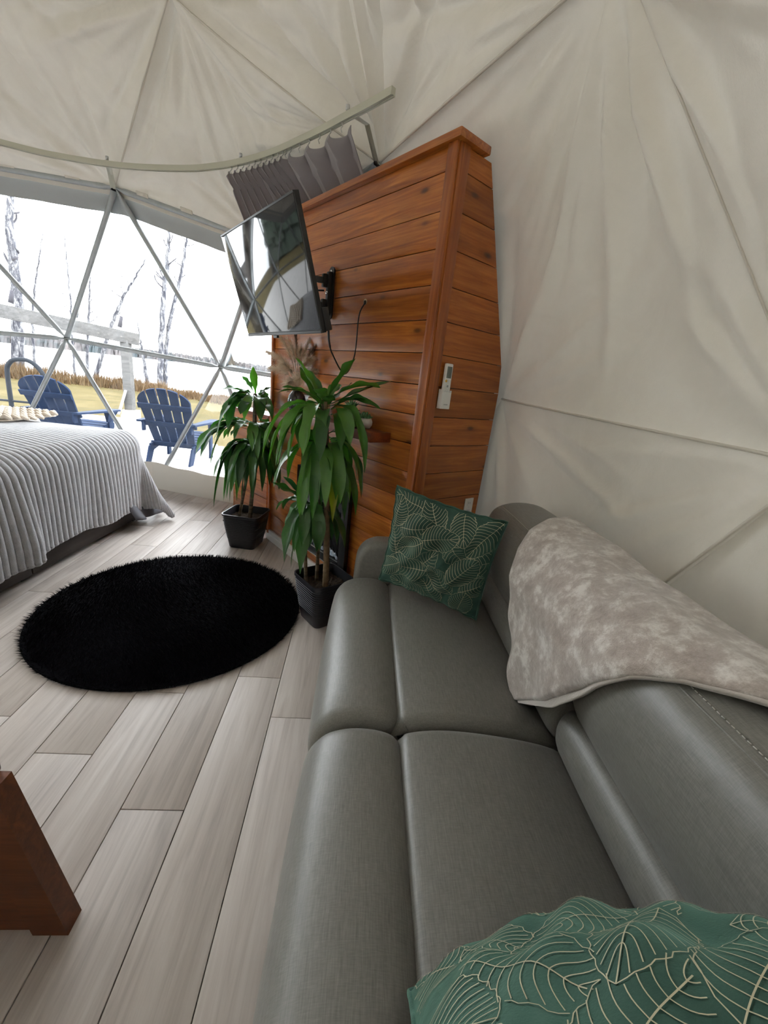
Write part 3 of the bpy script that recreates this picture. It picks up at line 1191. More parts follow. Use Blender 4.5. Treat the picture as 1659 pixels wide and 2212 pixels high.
# ---------------------------------------------------------------- TV
def build_tv():
    tv = empty('television', (-.5195, 2.469, 1.894), (.315, 0, -.986))
    tag(tv, 'flat black television tilted down on a wall arm, reflecting the window', 'television')
    W, H = .96, .543
    g = MB().box((0, .014, 0), (W, .024, H), None, .003)
    smooth_angle(g.build('casing', 'black', tv), 30)
    bxo('rear_housing', (.02, .042, -.09), (W * .72, .036, H * .52), 'black', tv, None, .012)
    bxo('screen', (0, .0015, .006), (W - .012, .003, H - .024), 'screen', tv, None, .0006)
    bxo('chin_bar', (0, .0005, -H / 2 + .006), (W - .004, .006, .012), 'black', tv, None, .001)
    bxo('top_bezel', (0, .0005, H / 2 - .004), (W - .004, .006, .008), 'black_metal', tv, None, .001)
    bxo('sensor_bump', (-.06, .004, -H / 2 - .008), (.05, .014, .014), 'black', tv, None, .003)
    bxo('input_box', (W / 2 - .014, .040, -H / 2 + .055), (.035, .034, .10), 'black', tv, None, .004)
    # wall arm
    m = empty('tv_wall_mount', cabp(.835, 0, 1.79), (0, 0, CAB_R))
    tag(m, 'black swivel arm bracket bolted to the pine boards behind the television', 'wall mount')
    pts = []
    n = 10
    zt = .30
    r = .030
    outl = [(r * math.cos(PI + PI * k / n), r + r * math.sin(PI + PI * k / n)) for k in range(n + 1)] + [(r * math.cos(PI * k / n), zt - r + r * math.sin(PI * k / n)) for k in range(n + 1)]
    V = [(x, -.022, z) for x, z in outl] + [(x, -.014, z) for x, z in outl]
    k = len(outl)
    F = [tuple(range(k)), tuple(range(2 * k - 1, k - 1, -1))] + [(i, k + i, k + (i + 1) % k, (i + 1) % k) for i in range(k)]
    mk('wall_plate', V, F, 'black_metal', m, False)
    bxo('channel', (0, -.034, .15), (.030, .028, .235), 'black_metal', m, None, .004)
    for z in (.028, .15, .272):
        MB().tube([(0, -.020, z), (0, -.030 if z != .15 else -.054, z)], .0095, 8).build('bolt', 'chrome', m, True)
    for z in (.215, .075):
        bxo('hinge', (-.012, -.058, z), (.026, .036, .075), 'black_metal', m, None, .006)
        # forearm to the elbow, then back to the television
        a0, a1, a2 = Vector((-.012, -.07, z)), Vector((-.10, -.27, z)), Vector((.135, -.43, z * .55 + .06))
        for p, q, nm_ in ((a0, a1, 'arm'), (a1, a2, 'forearm')):
            d = q - p
            M = d.to_track_quat('X', 'Z').to_matrix()
            bxo(nm_, (p + q) / 2, (d.length, .018, .036), 'black_metal', m, M, .004)
        MB().tube([a1 + Vector((0, 0, -.028)), a1 + Vector((0, 0, .028))], .016, 12).build('pivot', 'black_metal', m, True)
    # head plate behind the set
    tl = R(-16)
    bxo('head_plate', (.150, -.447, .115), (.20, .012, .20), 'black_metal', m, Euler((.278, 0, 0)).to_matrix(), .004)
    MB().tube([(-.012, -.06, .16), (-.04, -.105, .155)], .005, 8).build('tension_lever', 'black', m, True)
    # cable
    tvm = tv.matrix_basis
    p0 = tvm @ Vector((W / 2 - .014, .045, -H / 2 + .004))
    hole = Vector(cabp(1.184, -.004, 1.871))
    c1 = cabp(1.46, -.37, 1.55)
    c2 = cabp(1.37, -.23, 1.47)
    c3 = cabp(1.26, -.10, 1.58)
    c4 = cabp(1.20, -.05, 1.79)
    pts = catmull([p0, p0 + Vector((.006, .012, -.05)), c1, c2, c3, c4, hole], 8)
    o = MB().tube(pts, [.0052 if i < 12 else .0036 for i in range(len(pts))], 8).build('power_cord', 'cord', None, True)
    tag(o, 'thin black cord looping from the television to a hole in the boards', 'cord')


build_tv()


# ---------------------------------------------------------------- remote & outlet on the cabinet's right side
def build_side_bits():
    # the cabinet's right face lies at local x = CABW
    h = empty('remote_holder', cabp(CABW + .003, .110, 1.352), (0, 0, CAB_R))
    tag(h, 'white plastic wall cradle holding the remote on the cabinet side', 'holder')
    g = MB().box((.005, 0, .048), (.006, .066, .096), None, .002).box((.030, 0, .042), (.005, .066, .084), None, .002).box((.018, -.032, .048), (.026, .004, .096), None, .001).box((.018, .032, .048), (.026, .004, .09), None, .001).box((.018, 0, .002), (.026, .066, .004), None, .001)
    smooth_angle(g.build('cradle', 'white', h), 30)
    g = MB()
    for i in range(5):
        g.box((.0330, -.012 + i * .006, .022), (.0008, .004, .006), None)
    g.build('printed_mark', 'btn', h)
    r = empty('remote_control', cabp(CABW + .003, .110, 1.352), (0, 0, CAB_R))
    tag(r, 'white air conditioner remote with grey display on the cabinet side', 'remote')
    g = MB().box((.0185, .0, .115), (.017, .050, .215), None, .006)
    smooth_angle(g.build('remote_body', 'white', r), 40)
    bxo('display', (.0270, .0, .180), (.002, .034, .056), 'lcd', r, None, .0006)
    for (y, z, s, mt) in [(-.014, .138, .007, 'btn_yellow'), (.002, .138, .006, 'btn'), (.015, .138, .006, 'btn'), (-.014, .088, .005, 'btn'), (0, .090, .005, 'btn'), (.014, .088, .005, 'btn')]:
        MB().tube([(.0265, y, z), (.0282, y, z)], s, 12).build('button', mt if mt != 'btn' else 'white_trim', r, True)
    MB().lathe([(.017, 0), (.017, .0014), (.013, .0016), (.013, 0)], 24).build('dial', 'white_trim', r, True, (.0268, 0, .113), (0, R(90), 0))
    MB().tube([(.0265, 0, .113), (.0288, 0, .113)], .006, 14).build('button', 'btn', r, True)
    p = empty('outlet_plate', cabp(CABW + .001, .485, .715), (0, 0, CAB_R))
    tag(p, 'white electrical outlet plate low on the cabinet side beside the sofa back', 'outlet')
    bxo('plate', (.003, 0, .055), (.006, .078, .115), 'white', p, None, .003)
    for z in (.032, .080):
        bxo('socket', (.0065, 0, z), (.003, .034, .030), 'white_trim', p, None, .004)
        for y in (-.007, .007):
            bxo('slot', (.008, y, z + .003), (.001, .002, .008), 'gap', p, None, .0002)
    MB().tube([(.005, 0, .056), (.007, 0, .056)], .003, 8).build('screw', 'bolt', p, True)


build_side_bits()


# ---------------------------------------------------------------- curtain rail and curtain
RAIL = [(-3.82, 3.28, 2.82), (-3.38, 3.54, 2.82), (-3.03, 3.77, 2.82), (-2.747, 3.891, 2.82), (-2.484, 3.973, 2.82), (-2.125, 3.996, 2.82), (-1.808, 3.964, 2.82), (-1.426, 3.862, 2.82), (-1.188, 3.756, 2.82),
        (-.951, 3.611, 2.82), (-.684, 3.397, 2.82), (-.475, 3.187, 2.82), (-.320, 3.022, 2.82), (-.180, 2.860, 2.82), (-.056, 2.718, 2.82), (.055, 2.585, 2.82)]


def build_rail():
    root = empty('curtain_rail', (0, 0, 0))
    tag(root, 'curved cream metal curtain track running under the dome liner', 'curtain rail')
    pts = [Vector(p) for p in catmull(RAIL, 8)]
    prof = [(-.010, .018), (-.014, .018), (-.014, -.018), (-.006, -.018), (-.006, -.014), (.006, -.014), (.006, -.018), (.014, -.018), (.014, .018)]
    V = []
    F = []
    n = len(prof)
    for i, p in enumerate(pts):
        t = (pts[min(i + 1, len(pts) - 1)] - pts[max(i - 1, 0)]).normalized()
        nx = Vector((t.y, -t.x, 0))
        for (a, b) in prof:
            V.append(p + nx * a + Vector((0, 0, b)))
    for i in range(len(pts) - 1):
        for k in range(n):
            k1 = (k + 1) % n
            F.append((i * n + k, i * n + k1, (i + 1) * n + k1, (i + 1) * n + k))
    F.append(tuple(range(n)))
    F.append(tuple((len(pts) - 1) * n + k for k in range(n))[::-1])
    mk('track', V, F, 'rail', root, False)
    # brackets from dome nodes
    for node, foot in ((83, Vector((-.180, 2.860, 2.842))), (8, Vector((-2.055, 3.996, 2.842)))):
        q = Vector(NODE[node]) + (Vector(DC) - Vector(NODE[node])).normalized() * .03
        if node == 83:
            elbow = Vector((-.070, 2.925, 2.83))
            V_ = [foot, elbow, q]
        else:
            elbow = foot * .45 + q * .55 + Vector((0, 0, .02))
            V_ = [foot, elbow, q]
        g = MB()
        g.tube(V_, .020, 4, True, [(1, .22)] * 3)
        g.build('bracket', 'rail', root)
        MB().tube([q + Vector((-.01, -.012, 0)), q + Vector((.01, .015, 0))], .012, 8).build('bolt', 'black_metal', root, True)
    for p in ((-.180, 2.860, 2.850), (-.951, 3.611, 2.848), (-2.055, 3.996, 2.848)):
        MB().tube([p, (p[0], p[1], p[2] + .022)], .011, 8).build('clip', 'bolt', root, True)
    # gliders
    return pts


RP = build_rail()


def rail_at(s):
    """s in 0..1 along the rail"""
    d = [0]
    for i in range(1, len(RP)):
        d.append(d[-1] + (RP[i] - RP[i - 1]).length)
    x = s * d[-1]
    for i in range(1, len(RP)):
        if d[i] >= x:
            f = (x - d[i - 1]) / (d[i] - d[i - 1])
            return RP[i - 1].lerp(RP[i], f)
    return RP[-1].copy()


def rail_s(pt):
    best = min(range(401), key=lambda k: (rail_at(k / 400) - Vector(pt)).length)
    return best / 400


def build_curtain():
    root = empty('curtain', (0, 0, 0))
    tag(root, 'grey blackout curtain gathered at the end of the curved rail above the television', 'curtain')
    s0, s1 = rail_s((-1.04, 3.68, 2.82)), rail_s((-.147, 2.84, 2.82))
    # tight pleats on the left, loose ones on the right
    npl = [0]
    knots = []
    s = 0.0
    widths = [.045] * 9 + [.055, .14, .15, .16]
    tot = sum(widths)
    for wd in widths:
        knots.append((s / tot, wd / tot))
        s += wd
    M = 420
    rows = [2.77, 2.76, 2.735, 2.70, 2.675, 2.66, 2.64, 2.59, 2.52, 2.42, 2.3, 2.1, 1.8, 1.5]
    P = np.zeros((M + 1, len(rows), 3))
    for i in range(M + 1):
        f = i / M
        k = max(j for j in range(len(knots)) if knots[j][0] <= f + 1e-9)
        ph = (f - knots[k][0]) / knots[k][1]
        tight = k < 10
        amp = .048 if tight else .042
        rp = rail_at(s0 + (s1 - s0) * f)
        rq = rail_at(min(1, s0 + (s1 - s0) * f + .004))
        t = (rq - rp)
        t.z = 0
        t.normalize()
        nx = Vector((t.y, -t.x, 0))
        if nx.dot(Vector((DC[0], DC[1], 0)) - Vector((rp.x, rp.y, 0))) < 0:
            nx = -nx
        o = math.sin(2 * PI * ph)
        sag = -.020 * (math.sin(PI * ph) ** 2) * (1.6 if not tight else .7)
        # lower down the cloth is tucked behind the cabinet
        lx = -.31 + 1.15 * f
        ly = -.08 + .36 * min(1, f / .4)
        for j, z in enumerate(rows):
            q = (2.77 - z)
            lean = min(1, max(0, q - .03) / .30)
            dep = side_depth(min(2.49, z)) + .05 if z < 2.5 else .26
            lx_ = lx if z > 2.42 else max(lx, .03 + .9 * f) * min(1, (2.42 - z) / .3) + lx * (1 - min(1, (2.42 - z) / .3))
            tgt = Vector(cabp(lx_, ly if lx_ < -.02 and z > 2.3 else max(ly, dep), 0))
            base = Vector((rp.x, rp.y, 0)).lerp(tgt, lean)
            pinch = 1 - .55 * math.exp(-((z - 2.68) / .018) ** 2)
            ww = amp * (0.55 if q < .02 else 1.0) * pinch * (1 - .35 * lean)
            p = base + nx * (o * ww) + t * (.012 * math.sin(4 * PI * ph) * pinch)
            zz = z + (sag if z > 2.64 else 0) * max(0, 1 - q / .14)
            P[i, j] = (p.x, p.y, zz)
    g = MB().grid(P)
    g2 = MB().grid(P + 0.0)
    o = g.build('curtain_cloth', 'curtain', root, True)
    md = o.modifiers.new('thick', 'SOLIDIFY')
    md.thickness = .004
    for j, (f0, wd) in enumerate(knots):
        for q in ((0.25,) if j < 9 else (0.1, .6)):
            rp = rail_at(s0 + (s1 - s0) * (f0 + wd * q))
            pts = [(rp.x, rp.y, 2.808), (rp.x + .004, rp.y + .004, 2.792), (rp.x - .005, rp.y - .004, 2.776), (rp.x + .003, rp.y, 2.760)]
            MB().tube(pts, [.006, .0035, .0035, .0025], 6).build('glider_hook', 'ring', root, True)


build_curtain()


# ================================================================ SOFA
def loft(prof, y0, y1, r=.04, ny=14, crown=0.0, sub=4, puff=0.0, dirax='y'):
    """closed profile (x, z) swept along y with rounded ends; returns MB"""
    pr = [np.array(p, float) for p in prof]
    n0 = len(pr)
    pts = []
    for i in range(n0):
        P0, P1, P2, P3 = pr[i - 1], pr[i], pr[(i + 1) % n0], pr[(i + 2) % n0]
        for k in range(sub):
            t = k / sub
            pts.append(0.5 * ((2 * P1) + (-P0 + P2) * t + (2 * P0 - 5 * P1 + 4 * P2 - P3) * t * t + (-P0 + 3 * P1 - 3 * P2 + P3) * t ** 3))
    pts = np.array(pts)
    n = len(pts)
    tan = np.roll(pts, -1, 0) - np.roll(pts, 1, 0)
    nor = np.stack([tan[:, 1], -tan[:, 0]], 1)
    nor /= np.linalg.norm(nor, axis=1, keepdims=True) + 1e-9
    area = 0.5 * np.sum(pts[:, 0] * np.roll(pts[:, 1], -1) - np.roll(pts[:, 0], -1) * pts[:, 1])
    if area < 0:
        nor = -nor
    ys = []
    for k in range(6):
        ys.append(y0 + r * (1 - math.cos(k / 5 * PI / 2)))
    for k in range(1, ny):
        ys.append(y0 + r + (y1 - y0 - 2 * r) * k / ny)
    for k in range(6):
        ys.append(y1 - r + r * math.sin(k / 5 * PI / 2))
    V = []
    for y in ys:
        d = min(y - y0, y1 - y)
        ins = 0 if d >= r else r * (1 - math.sqrt(max(0, 1 - ((r - d) / r) ** 2)))
        f = (y - y0) / (y1 - y0)
        pf = puff * (1 - (2 * f - 1) ** 4)
        q = pts + nor * (pf - ins)
        for a in q:
            V.append((a[0], y, a[1]))
    F = []
    m = len(ys)
    for i in range(m - 1):
        for k in range(n):
            k1 = (k + 1) % n
            F.append((i * n + k, i * n + k1, (i + 1) * n + k1, (i + 1) * n + k))
    F.append(tuple(range(n))[::-1])
    F.append(tuple((m - 1) * n + k for k in range(n)))
    mb = MB()
    if area > 0:
        F = [f[::-1] for f in F]
    mb.add(V, F)
    return mb


def fixn(o):
    bm = bmesh.new()
    bm.from_mesh(o.data)
    bmesh.ops.recalc_face_normals(bm, faces=bm.faces)
    bm.to_mesh(o.data)
    bm.free()
    return o


SOFA_O = (0.0, 1.03, 0.0)
SOFA_R = R(-2.0)
UPPER = [(.745, .585), (.705, .615), (.678, .70), (.668, .80), (.682, .88), (.718, .925), (.80, .952), (.90, .948), (.975, .905), (1.0, .80), (1.0, .62), (.90, .585)]


def build_sofa():
    root = empty('sofa', SOFA_O, (0, 0, SOFA_R))
    tag(root, 'grey leatherette two-seat sofa along the right side of the dome', 'sofa')
    y_far, y_near = 1.0, -.93
    bxo('plinth', (.50, (y_far + y_near) / 2, .20), (.92, y_far - y_near, .26), 'sofa', root, None, .02)
    front = [(-.005, .115), (-.045, .20), (-.062, .29), (-.052, .37), (-.012, .428), (.05, .456), (.12, .462), (.175, .452), (.208, .432), (.212, .40), (.20, .25), (.15, .11)]
    rear = [(.222, .36), (.222, .432), (.255, .454), (.34, .468), (.45, .466), (.58, .452), (.68, .432), (.73, .405), (.735, .35)]
    for (a, b) in ((.006, y_far - .003), (y_near + .003, -.006)):
        smooth_angle(fixn(loft(front, a, b, .05, 12, puff=.010).build('seat_front_roll', 'sofa', root, True)), 70)
        smooth_angle(fixn(loft(rear, a, b, .04, 12, puff=.010).build('seat_cushion', 'sofa', root, True)), 70)
        lum = [(.745, .40), (.715, .425), (.692, .465), (.684, .51), (.694, .555), (.725, .583), (.79, .585), (.85, .50), (.83, .41)]
        smooth_angle(fixn(loft(lum, a, b, .05, 12, puff=.006).build('lumbar_roll', 'sofa', root, True)), 70)
        bo = smooth_angle(fixn(loft(UPPER, a, b, .075, 14, puff=.010).build('back_cushion', 'sofa', root, True)), 70)
        # top stitch line on the headrest
        g = MB()
        yy = a + .09
        while yy < b - .09:
            f = (yy - a) / (b - a)
            pf = .0118 * (1 - (2 * f - 1) ** 4)
            g.tube([(.722, yy, .9285 + pf), (.722, yy + .007, .9285 + pf)], .0011, 5)
            yy += .011
        g.build('stitching', 'thread', bo, True)
        g = MB()
        pts = []
        for k in range(30):
            f = .07 + .86 * k / 29
            y = a + (b - a) * f
            pf = .0095 * (1 - (2 * f - 1) ** 4)
            pts.append((.710, y, .920 + pf))
        g.tube(pts, .0028, 6)
        g.build('piping', 'sofa', bo, True)
    bxo('back_frame', (.97, (y_far + y_near) / 2, .40), (.10, y_far - y_near, .52), 'sofa', root, None, .02)
    # arms: rounded slabs, with a piped inner panel
    for (y0, y1, inner) in ((1.004, 1.135, 1.004), (-1.07, -.934, -.934)):
        arm = [(.045, .09), (.034, .30), (.036, .50), (.055, .585), (.11, .632), (.20, .645), (.55, .645), (.85, .64), (.97, .60), (.985, .35), (.97, .09)]
        ao = smooth_angle(fixn(loft(arm, y0, y1, .03, 6, puff=.004).build('arm', 'sofa', root, True)), 70)
        g = MB()
        yy = inner + (.004 if inner > 0 else -.004)
        pp = catmull([(.068, yy, .30), (.068, yy, .50), (.085, yy, .565), (.13, yy, .602), (.22, yy, .612), (.62, yy, .612)], 6)
        g.tube(pp, .0035, 6)
        g.build('piping', 'sofa_seam', ao, True)
    for x in (.08, .90):
        for y in (.9, -.85):
            MB().tube([(x, y, 0), (x, y, .085)], [.022, .03], 12).build('foot', 'black', root, True)
    return root


build_sofa()


# ---------------------------------------------------------------- velvet pillows with gold leaf print
def make_pillow(name, S, T, loc, rot, label, seed, crumple=0.0, slump=0.0):
    rnd = random.Random(seed)
    root = empty(name, loc, rot)
    tag(root, label, 'pillow', 'green velvet pillows')
    h = S / 2

    def surf(u, v, side):
        """u, v in -1..1"""
        # edges pull inwards between the corners
        px = h * u * (1 - .055 * (1 - v * v) * 1.0)
        pz = h * v * (1 - .055 * (1 - u * u) * 1.0)
        bul = T / 2 * (max(0, 1 - abs(u) ** 2.6) ** .62) * (max(0, 1 - abs(v) ** 2.6) ** .62)
        wr = .010 * math.sin(7 * u + 5 * v + seed) * math.sin(4 * v - 2 * u) * (1 - u * u) * (1 - v * v) + .006 * math.sin(13 * u - 9 * v + 2 * seed) * (1 - u * u) * (1 - v * v)
        pk = .006 * math.sin(22 * u + seed) * max(0, abs(v) - .6) + .006 * math.sin(20 * v + seed) * max(0, abs(u) - .6)
        y = side * (bul + (wr + pk) * (1 if side < 0 else .5) * (1 + crumple))
        ben = slump * (u * u * .5 + v * .0)
        return np.array([px, y + ben * 0 + slump * (v * v) * .5, pz])
    n = 46
    g = MB()
    for side in (-1, 1):
        P = np.array([[surf(-1 + 2 * i / n, -1 + 2 * j / n, side) for j in range(n + 1)] for i in range(n + 1)])
        gg = MB().grid(P)
        g.add(gg.V, gg.F if side > 0 else [f[::-1] for f in gg.F])
    o = g.build('pillow_cover', 'velvet', root, True)
    bm = bmesh.new()
    bm.from_mesh(o.data)
    bmesh.ops.remove_doubles(bm, verts=bm.verts, dist=.0008)
    bmesh.ops.recalc_face_normals(bm, faces=bm.faces)
    bm.to_mesh(o.data)
    bm.free()
    # welt around the edge
    ed = [surf(-1 + 2 * i / 40, -1, -1) for i in range(40)] + [surf(1, -1 + 2 * i / 40, -1) for i in range(40)] + [surf(1 - 2 * i / 40, 1, -1) for i in range(40)] + [surf(-1, 1 - 2 * i / 40, -1) for i in range(41)]
    MB().tube(ed, .005, 6).build('welt', 'velvet', root, True)
    # leaf line print, one ribbon mesh per leaf
    wln = .00065

    def ribbon(gm, pts2, side, wd=wln):
        Q = []
        for (u, v) in pts2:
            u = max(-.985, min(.985, u))
            v = max(-.985, min(.985, v))
            p = surf(u, v, side)
            e = .004
            du = surf(min(.999, u + e), v, side) - surf(max(-.999, u - e), v, side)
            dv = surf(u, min(.999, v + e), side) - surf(u, max(-.999, v - e), side)
            nn = np.cross(du, dv)
            nn /= np.linalg.norm(nn) + 1e-9
            if nn[1] * side < 0:
                nn = -nn
            Q.append((p + nn * .0014, nn))
        V = []
        for i, (p, nn) in enumerate(Q):
            tg = Q[min(i + 1, len(Q) - 1)][0] - Q[max(i - 1, 0)][0]
            sd = np.cross(tg, nn)
            l = np.linalg.norm(sd)
            if l < 1e-7:
                sd = np.array([1, 0, 0.]) * wd
            else:
                sd = sd / l * wd
            V += [p - sd, p + sd]
        F = [(2 * i, 2 * i + 1, 2 * i + 3, 2 * i + 2) for i in range(len(Q) - 1)]
        gm.add(V, F)
    leaves = []
    tries = 0
    while len(leaves) < 30 and tries < 900:
        tries += 1
        c = (rnd.uniform(-.9, .9), rnd.uniform(-.9, .9))
        L = rnd.uniform(.55, .85)
        if all(math.hypot(c[0] - l[0], c[1] - l[1]) > .36 for l in leaves):
            leaves.append((c[0], c[1], L, rnd.uniform(0, 2 * PI), rnd.uniform(.27, .36), rnd.uniform(-.15, .15)))
    for side in (-1,):
        for li, (lx, ly, L, a, wr_, cv) in enumerate(leaves):
            gm = MB()

            def covered(u, v):
                for (x_, y_, L_, a_, w_, c_) in leaves[:li]:
                    t_ = ((u - x_) * math.cos(a_) + (v - y_) * math.sin(a_)) / L_ + .5
                    e_ = -(u - x_) * math.sin(a_) + (v - y_) * math.cos(a_)
                    if 0 < t_ < 1 and abs(e_) < L_ * w_ * (math.sin(PI * t_ ** .8) ** .75):
                        return True
                return abs(u) > .98 or abs(v) > .98

            def draw(pts2, wd=wln):
                run = []
                for q in pts2:
                    if covered(*q):
                        if len(run) > 1:
                            ribbon(gm, run, side, wd)
                        run = []
                    else:
                        run.append(q)
                if len(run) > 1:
                    ribbon(gm, run, side, wd)

            def mid(t):
                aa = a + cv * (t - .5)
                return (lx + L * (t - .5) * math.cos(aa), ly + L * (t - .5) * math.sin(aa), aa)
            draw([mid(t / 24)[:2] for t in range(25)], wln * 1.3)
            hw = L * wr_

            def env(t):
                return hw * (math.sin(PI * min(1, max(0, t)) ** .8) ** .75)
            for sg in (-1, 1):
                ol = []
                for k in range(25):
                    t = k / 24
                    x, y, aa = mid(t)
                    e = env(t) * sg * (1 + .05 * math.sin(k * 1.9))
                    ol.append((x - math.sin(aa) * e + math.cos(aa) * .05 * abs(e) / hw, y + math.cos(aa) * e + math.sin(aa) * .05 * abs(e) / hw))
                draw(ol)
                nv = 14
                for k in range(1, nv):
                    t = k / nv
                    x, y, aa = mid(t)
                    t2 = min(1, t + .16)
                    x2, y2, a2 = mid(t2)
                    e = env(t2) * sg * .98
                    ex, ey = x2 - math.sin(a2) * e, y2 + math.cos(a2) * e
                    pts = []
                    for q in range(9):
                        f = q / 8
                        bx_ = x + (ex - x) * f - math.cos(aa) * .03 * math.sin(PI * f)
                        by_ = y + (ey - y) * f - math.sin(aa) * .03 * math.sin(PI * f)
                        pts.append((bx_, by_))
                    draw(pts)
            gm.build('gold_leaf_print', 'gold', root, False)
    return root


make_pillow('throw_pillow', .50, .15, (.42, 1.72, .742), (.10, .11, -.496), 'dark green velvet pillow with gold leaves leaning in the far sofa corner', 3, 1.0)

# ---------------------------------------------------------------- plush throw over the sofa back
def build_throw():
    root = empty('plush_throw', SOFA_O, (0, 0, SOFA_R))
    tag(root, 'taupe plush throw blanket draped over the sofa back', 'blanket')
    prof = np.array([(.650, .425), (.648, .60), (.645, .70), (.640, .80), (.662, .895), (.705, .952), (.80, .986), (.90, .982), (.995, .93), (1.028, .80), (1.03, .45)])
    Ls = np.r_[0, np.cumsum(np.hypot(*np.diff(prof, axis=0).T))]

    def pos(t, off=0):
        x = np.interp(t, Ls, prof[:, 0])
        z = np.interp(t, Ls, prof[:, 1])
        e = .03
        tx = np.interp(t + e, Ls, prof[:, 0]) - np.interp(t - e, Ls, prof[:, 0])
        tz = np.interp(t + e, Ls, prof[:, 1]) - np.interp(t - e, Ls, prof[:, 1])
        l = math.hypot(tx, tz) + 1e-9
        nx, nz = -tz / l, tx / l
        return x + nx * off, z + nz * off
    tl = [.014, .11, .248, .398, .536, .663, .80, 1.10]
    yl = [.175, .276, .371, .428, .470, .577, .66, .72]
    th = [.014, .197, .393, .492, .552, .624, .72, 1.10]
    yh = [.165, -.045, -.209, -.300, -.364, -.443, -.56, -.75]
    rn = random.Random(4)
    for layer, (nm_, mt) in enumerate((('upper_layer', 'plush'), ('under_layer', 'plush_pale'))):
        nt, nw = 90, 80
        P = np.zeros((nt + 1, nw + 1, 3))
        for i in range(nt + 1):
            t = .012 + (1.10 - .012) * (i / nt)
            a, b = np.interp(t, tl, yl), np.interp(t, th, yh)
            if layer:
                b -= .018 + .012 * math.sin(t * 9)
                a -= .02
            for j in range(nw + 1):
                s = j / nw
                y = a + (b - a) * s
                wv = .007 * math.sin(9 * y + 6 * t) + .004 * math.sin(21 * y - 13 * t) + .004 * math.sin(34 * t + 3 * y)
                # hangs clear of the lower back near the corner, slight fold lines
                fold = .010 * math.sin(30 * (y + .4 * t)) * math.exp(-((t - .12) / .16) ** 2)
                o_ = (0.016 if layer == 0 else .004) + wv * .7 + fold
                edge = min(s, 1 - s, (t - .012) * 3)
                if layer == 0:
                    o_ -= .010 * math.exp(-(edge / .02) ** 2)
                x, z = pos(t, o_)
                P[i, j] = (x, y, z)
        o = MB().grid(P).build(nm_, mt, root, True)
        md = o.modifiers.new('thick', 'SOLIDIFY')
        md.thickness = .011
        md.offset = 0
    return root


build_throw()


# near pillow
make_pillow('throw_pillow', .56, .20, (.39, .255, .764), (-.635, .239, 3.139), 'lighter green velvet pillow with gold leaf print in the near sofa corner', 12, .15)


# ================================================================ RUG
def build_rug():
    c = (-.985, 2.335)
    root = empty('round_rug', (c[0], c[1], 0))
    tag(root, 'round black shaggy rug on the plank floor', 'rug')
    Rr = .735
    n = 96
    prof = [(.0, .002), (Rr - .01, .002), (Rr, .008), (Rr - .008, .018), (0.0, .020)]
    V = []
    F = []
    MB().lathe([(.001, .001), (Rr - .01, .001), (Rr, .008), (Rr - .008, .018), (.001, .02)], n).build('rug_backing', 'rug', root, True)
    N = 42000
    r = Rr * np.sqrt(rng.random(N))
    a = rng.random(N) * 2 * PI
    x, y = r * np.cos(a), r * np.sin(a)
    h = .030 + .014 * rng.random(N) + .006 * np.sin(7 * x + 3) * np.cos(6 * y)
    th = 2 * PI * (np.sin(2.3 * x + 1) * np.cos(2.1 * y) * .5 + .35 * rng.random(N))
    ln = .012 + .020 * rng.random(N)
    edge = np.clip((r - Rr + .03) / .03, 0, 1)
    tx = x + ln * np.cos(th) * (1 - edge) + edge * np.cos(a) * .03
    ty = y + ln * np.sin(th) * (1 - edge) + edge * np.sin(a) * .03
    tz = np.where(edge > .4, .022 + .01 * rng.random(N), h)
    pa = rng.random(N) * 2 * PI
    wx, wy = .0026 * np.cos(pa), .0026 * np.sin(pa)
    V = np.empty((N * 3, 3))
    V[0::3] = np.stack([x - wx, y - wy, np.full(N, .014)], 1)
    V[1::3] = np.stack([x + wx, y + wy, np.full(N, .014)], 1)
    V[2::3] = np.stack([tx, ty, tz], 1)
    me = bpy.data.meshes.new('shag_pile')
    me.vertices.add(N * 3)
    me.vertices.foreach_set('co', V.reshape(-1))
    me.loops.add(N * 3)
    me.loops.foreach_set('vertex_index', np.arange(N * 3))
    me.polygons.add(N)
    me.polygons.foreach_set('loop_start', np.arange(0, N * 3, 3))
    me.polygons.foreach_set('loop_total', np.full(N, 3))
    me.update(calc_edges=True)
    me.materials.append(MAT['rug'])
    o = bpy.data.objects.new('shag_pile', me)
    link(o, root)
    o['kind'] = 'stuff'


build_rug()

# ================================================================ BED
BED_O = (-1.945, 2.50, 0)
BED_R = R(-4.0)
BY0, BY1 = -.46, 1.36      # near and far ends of the base along the visible side
BTOP = .80


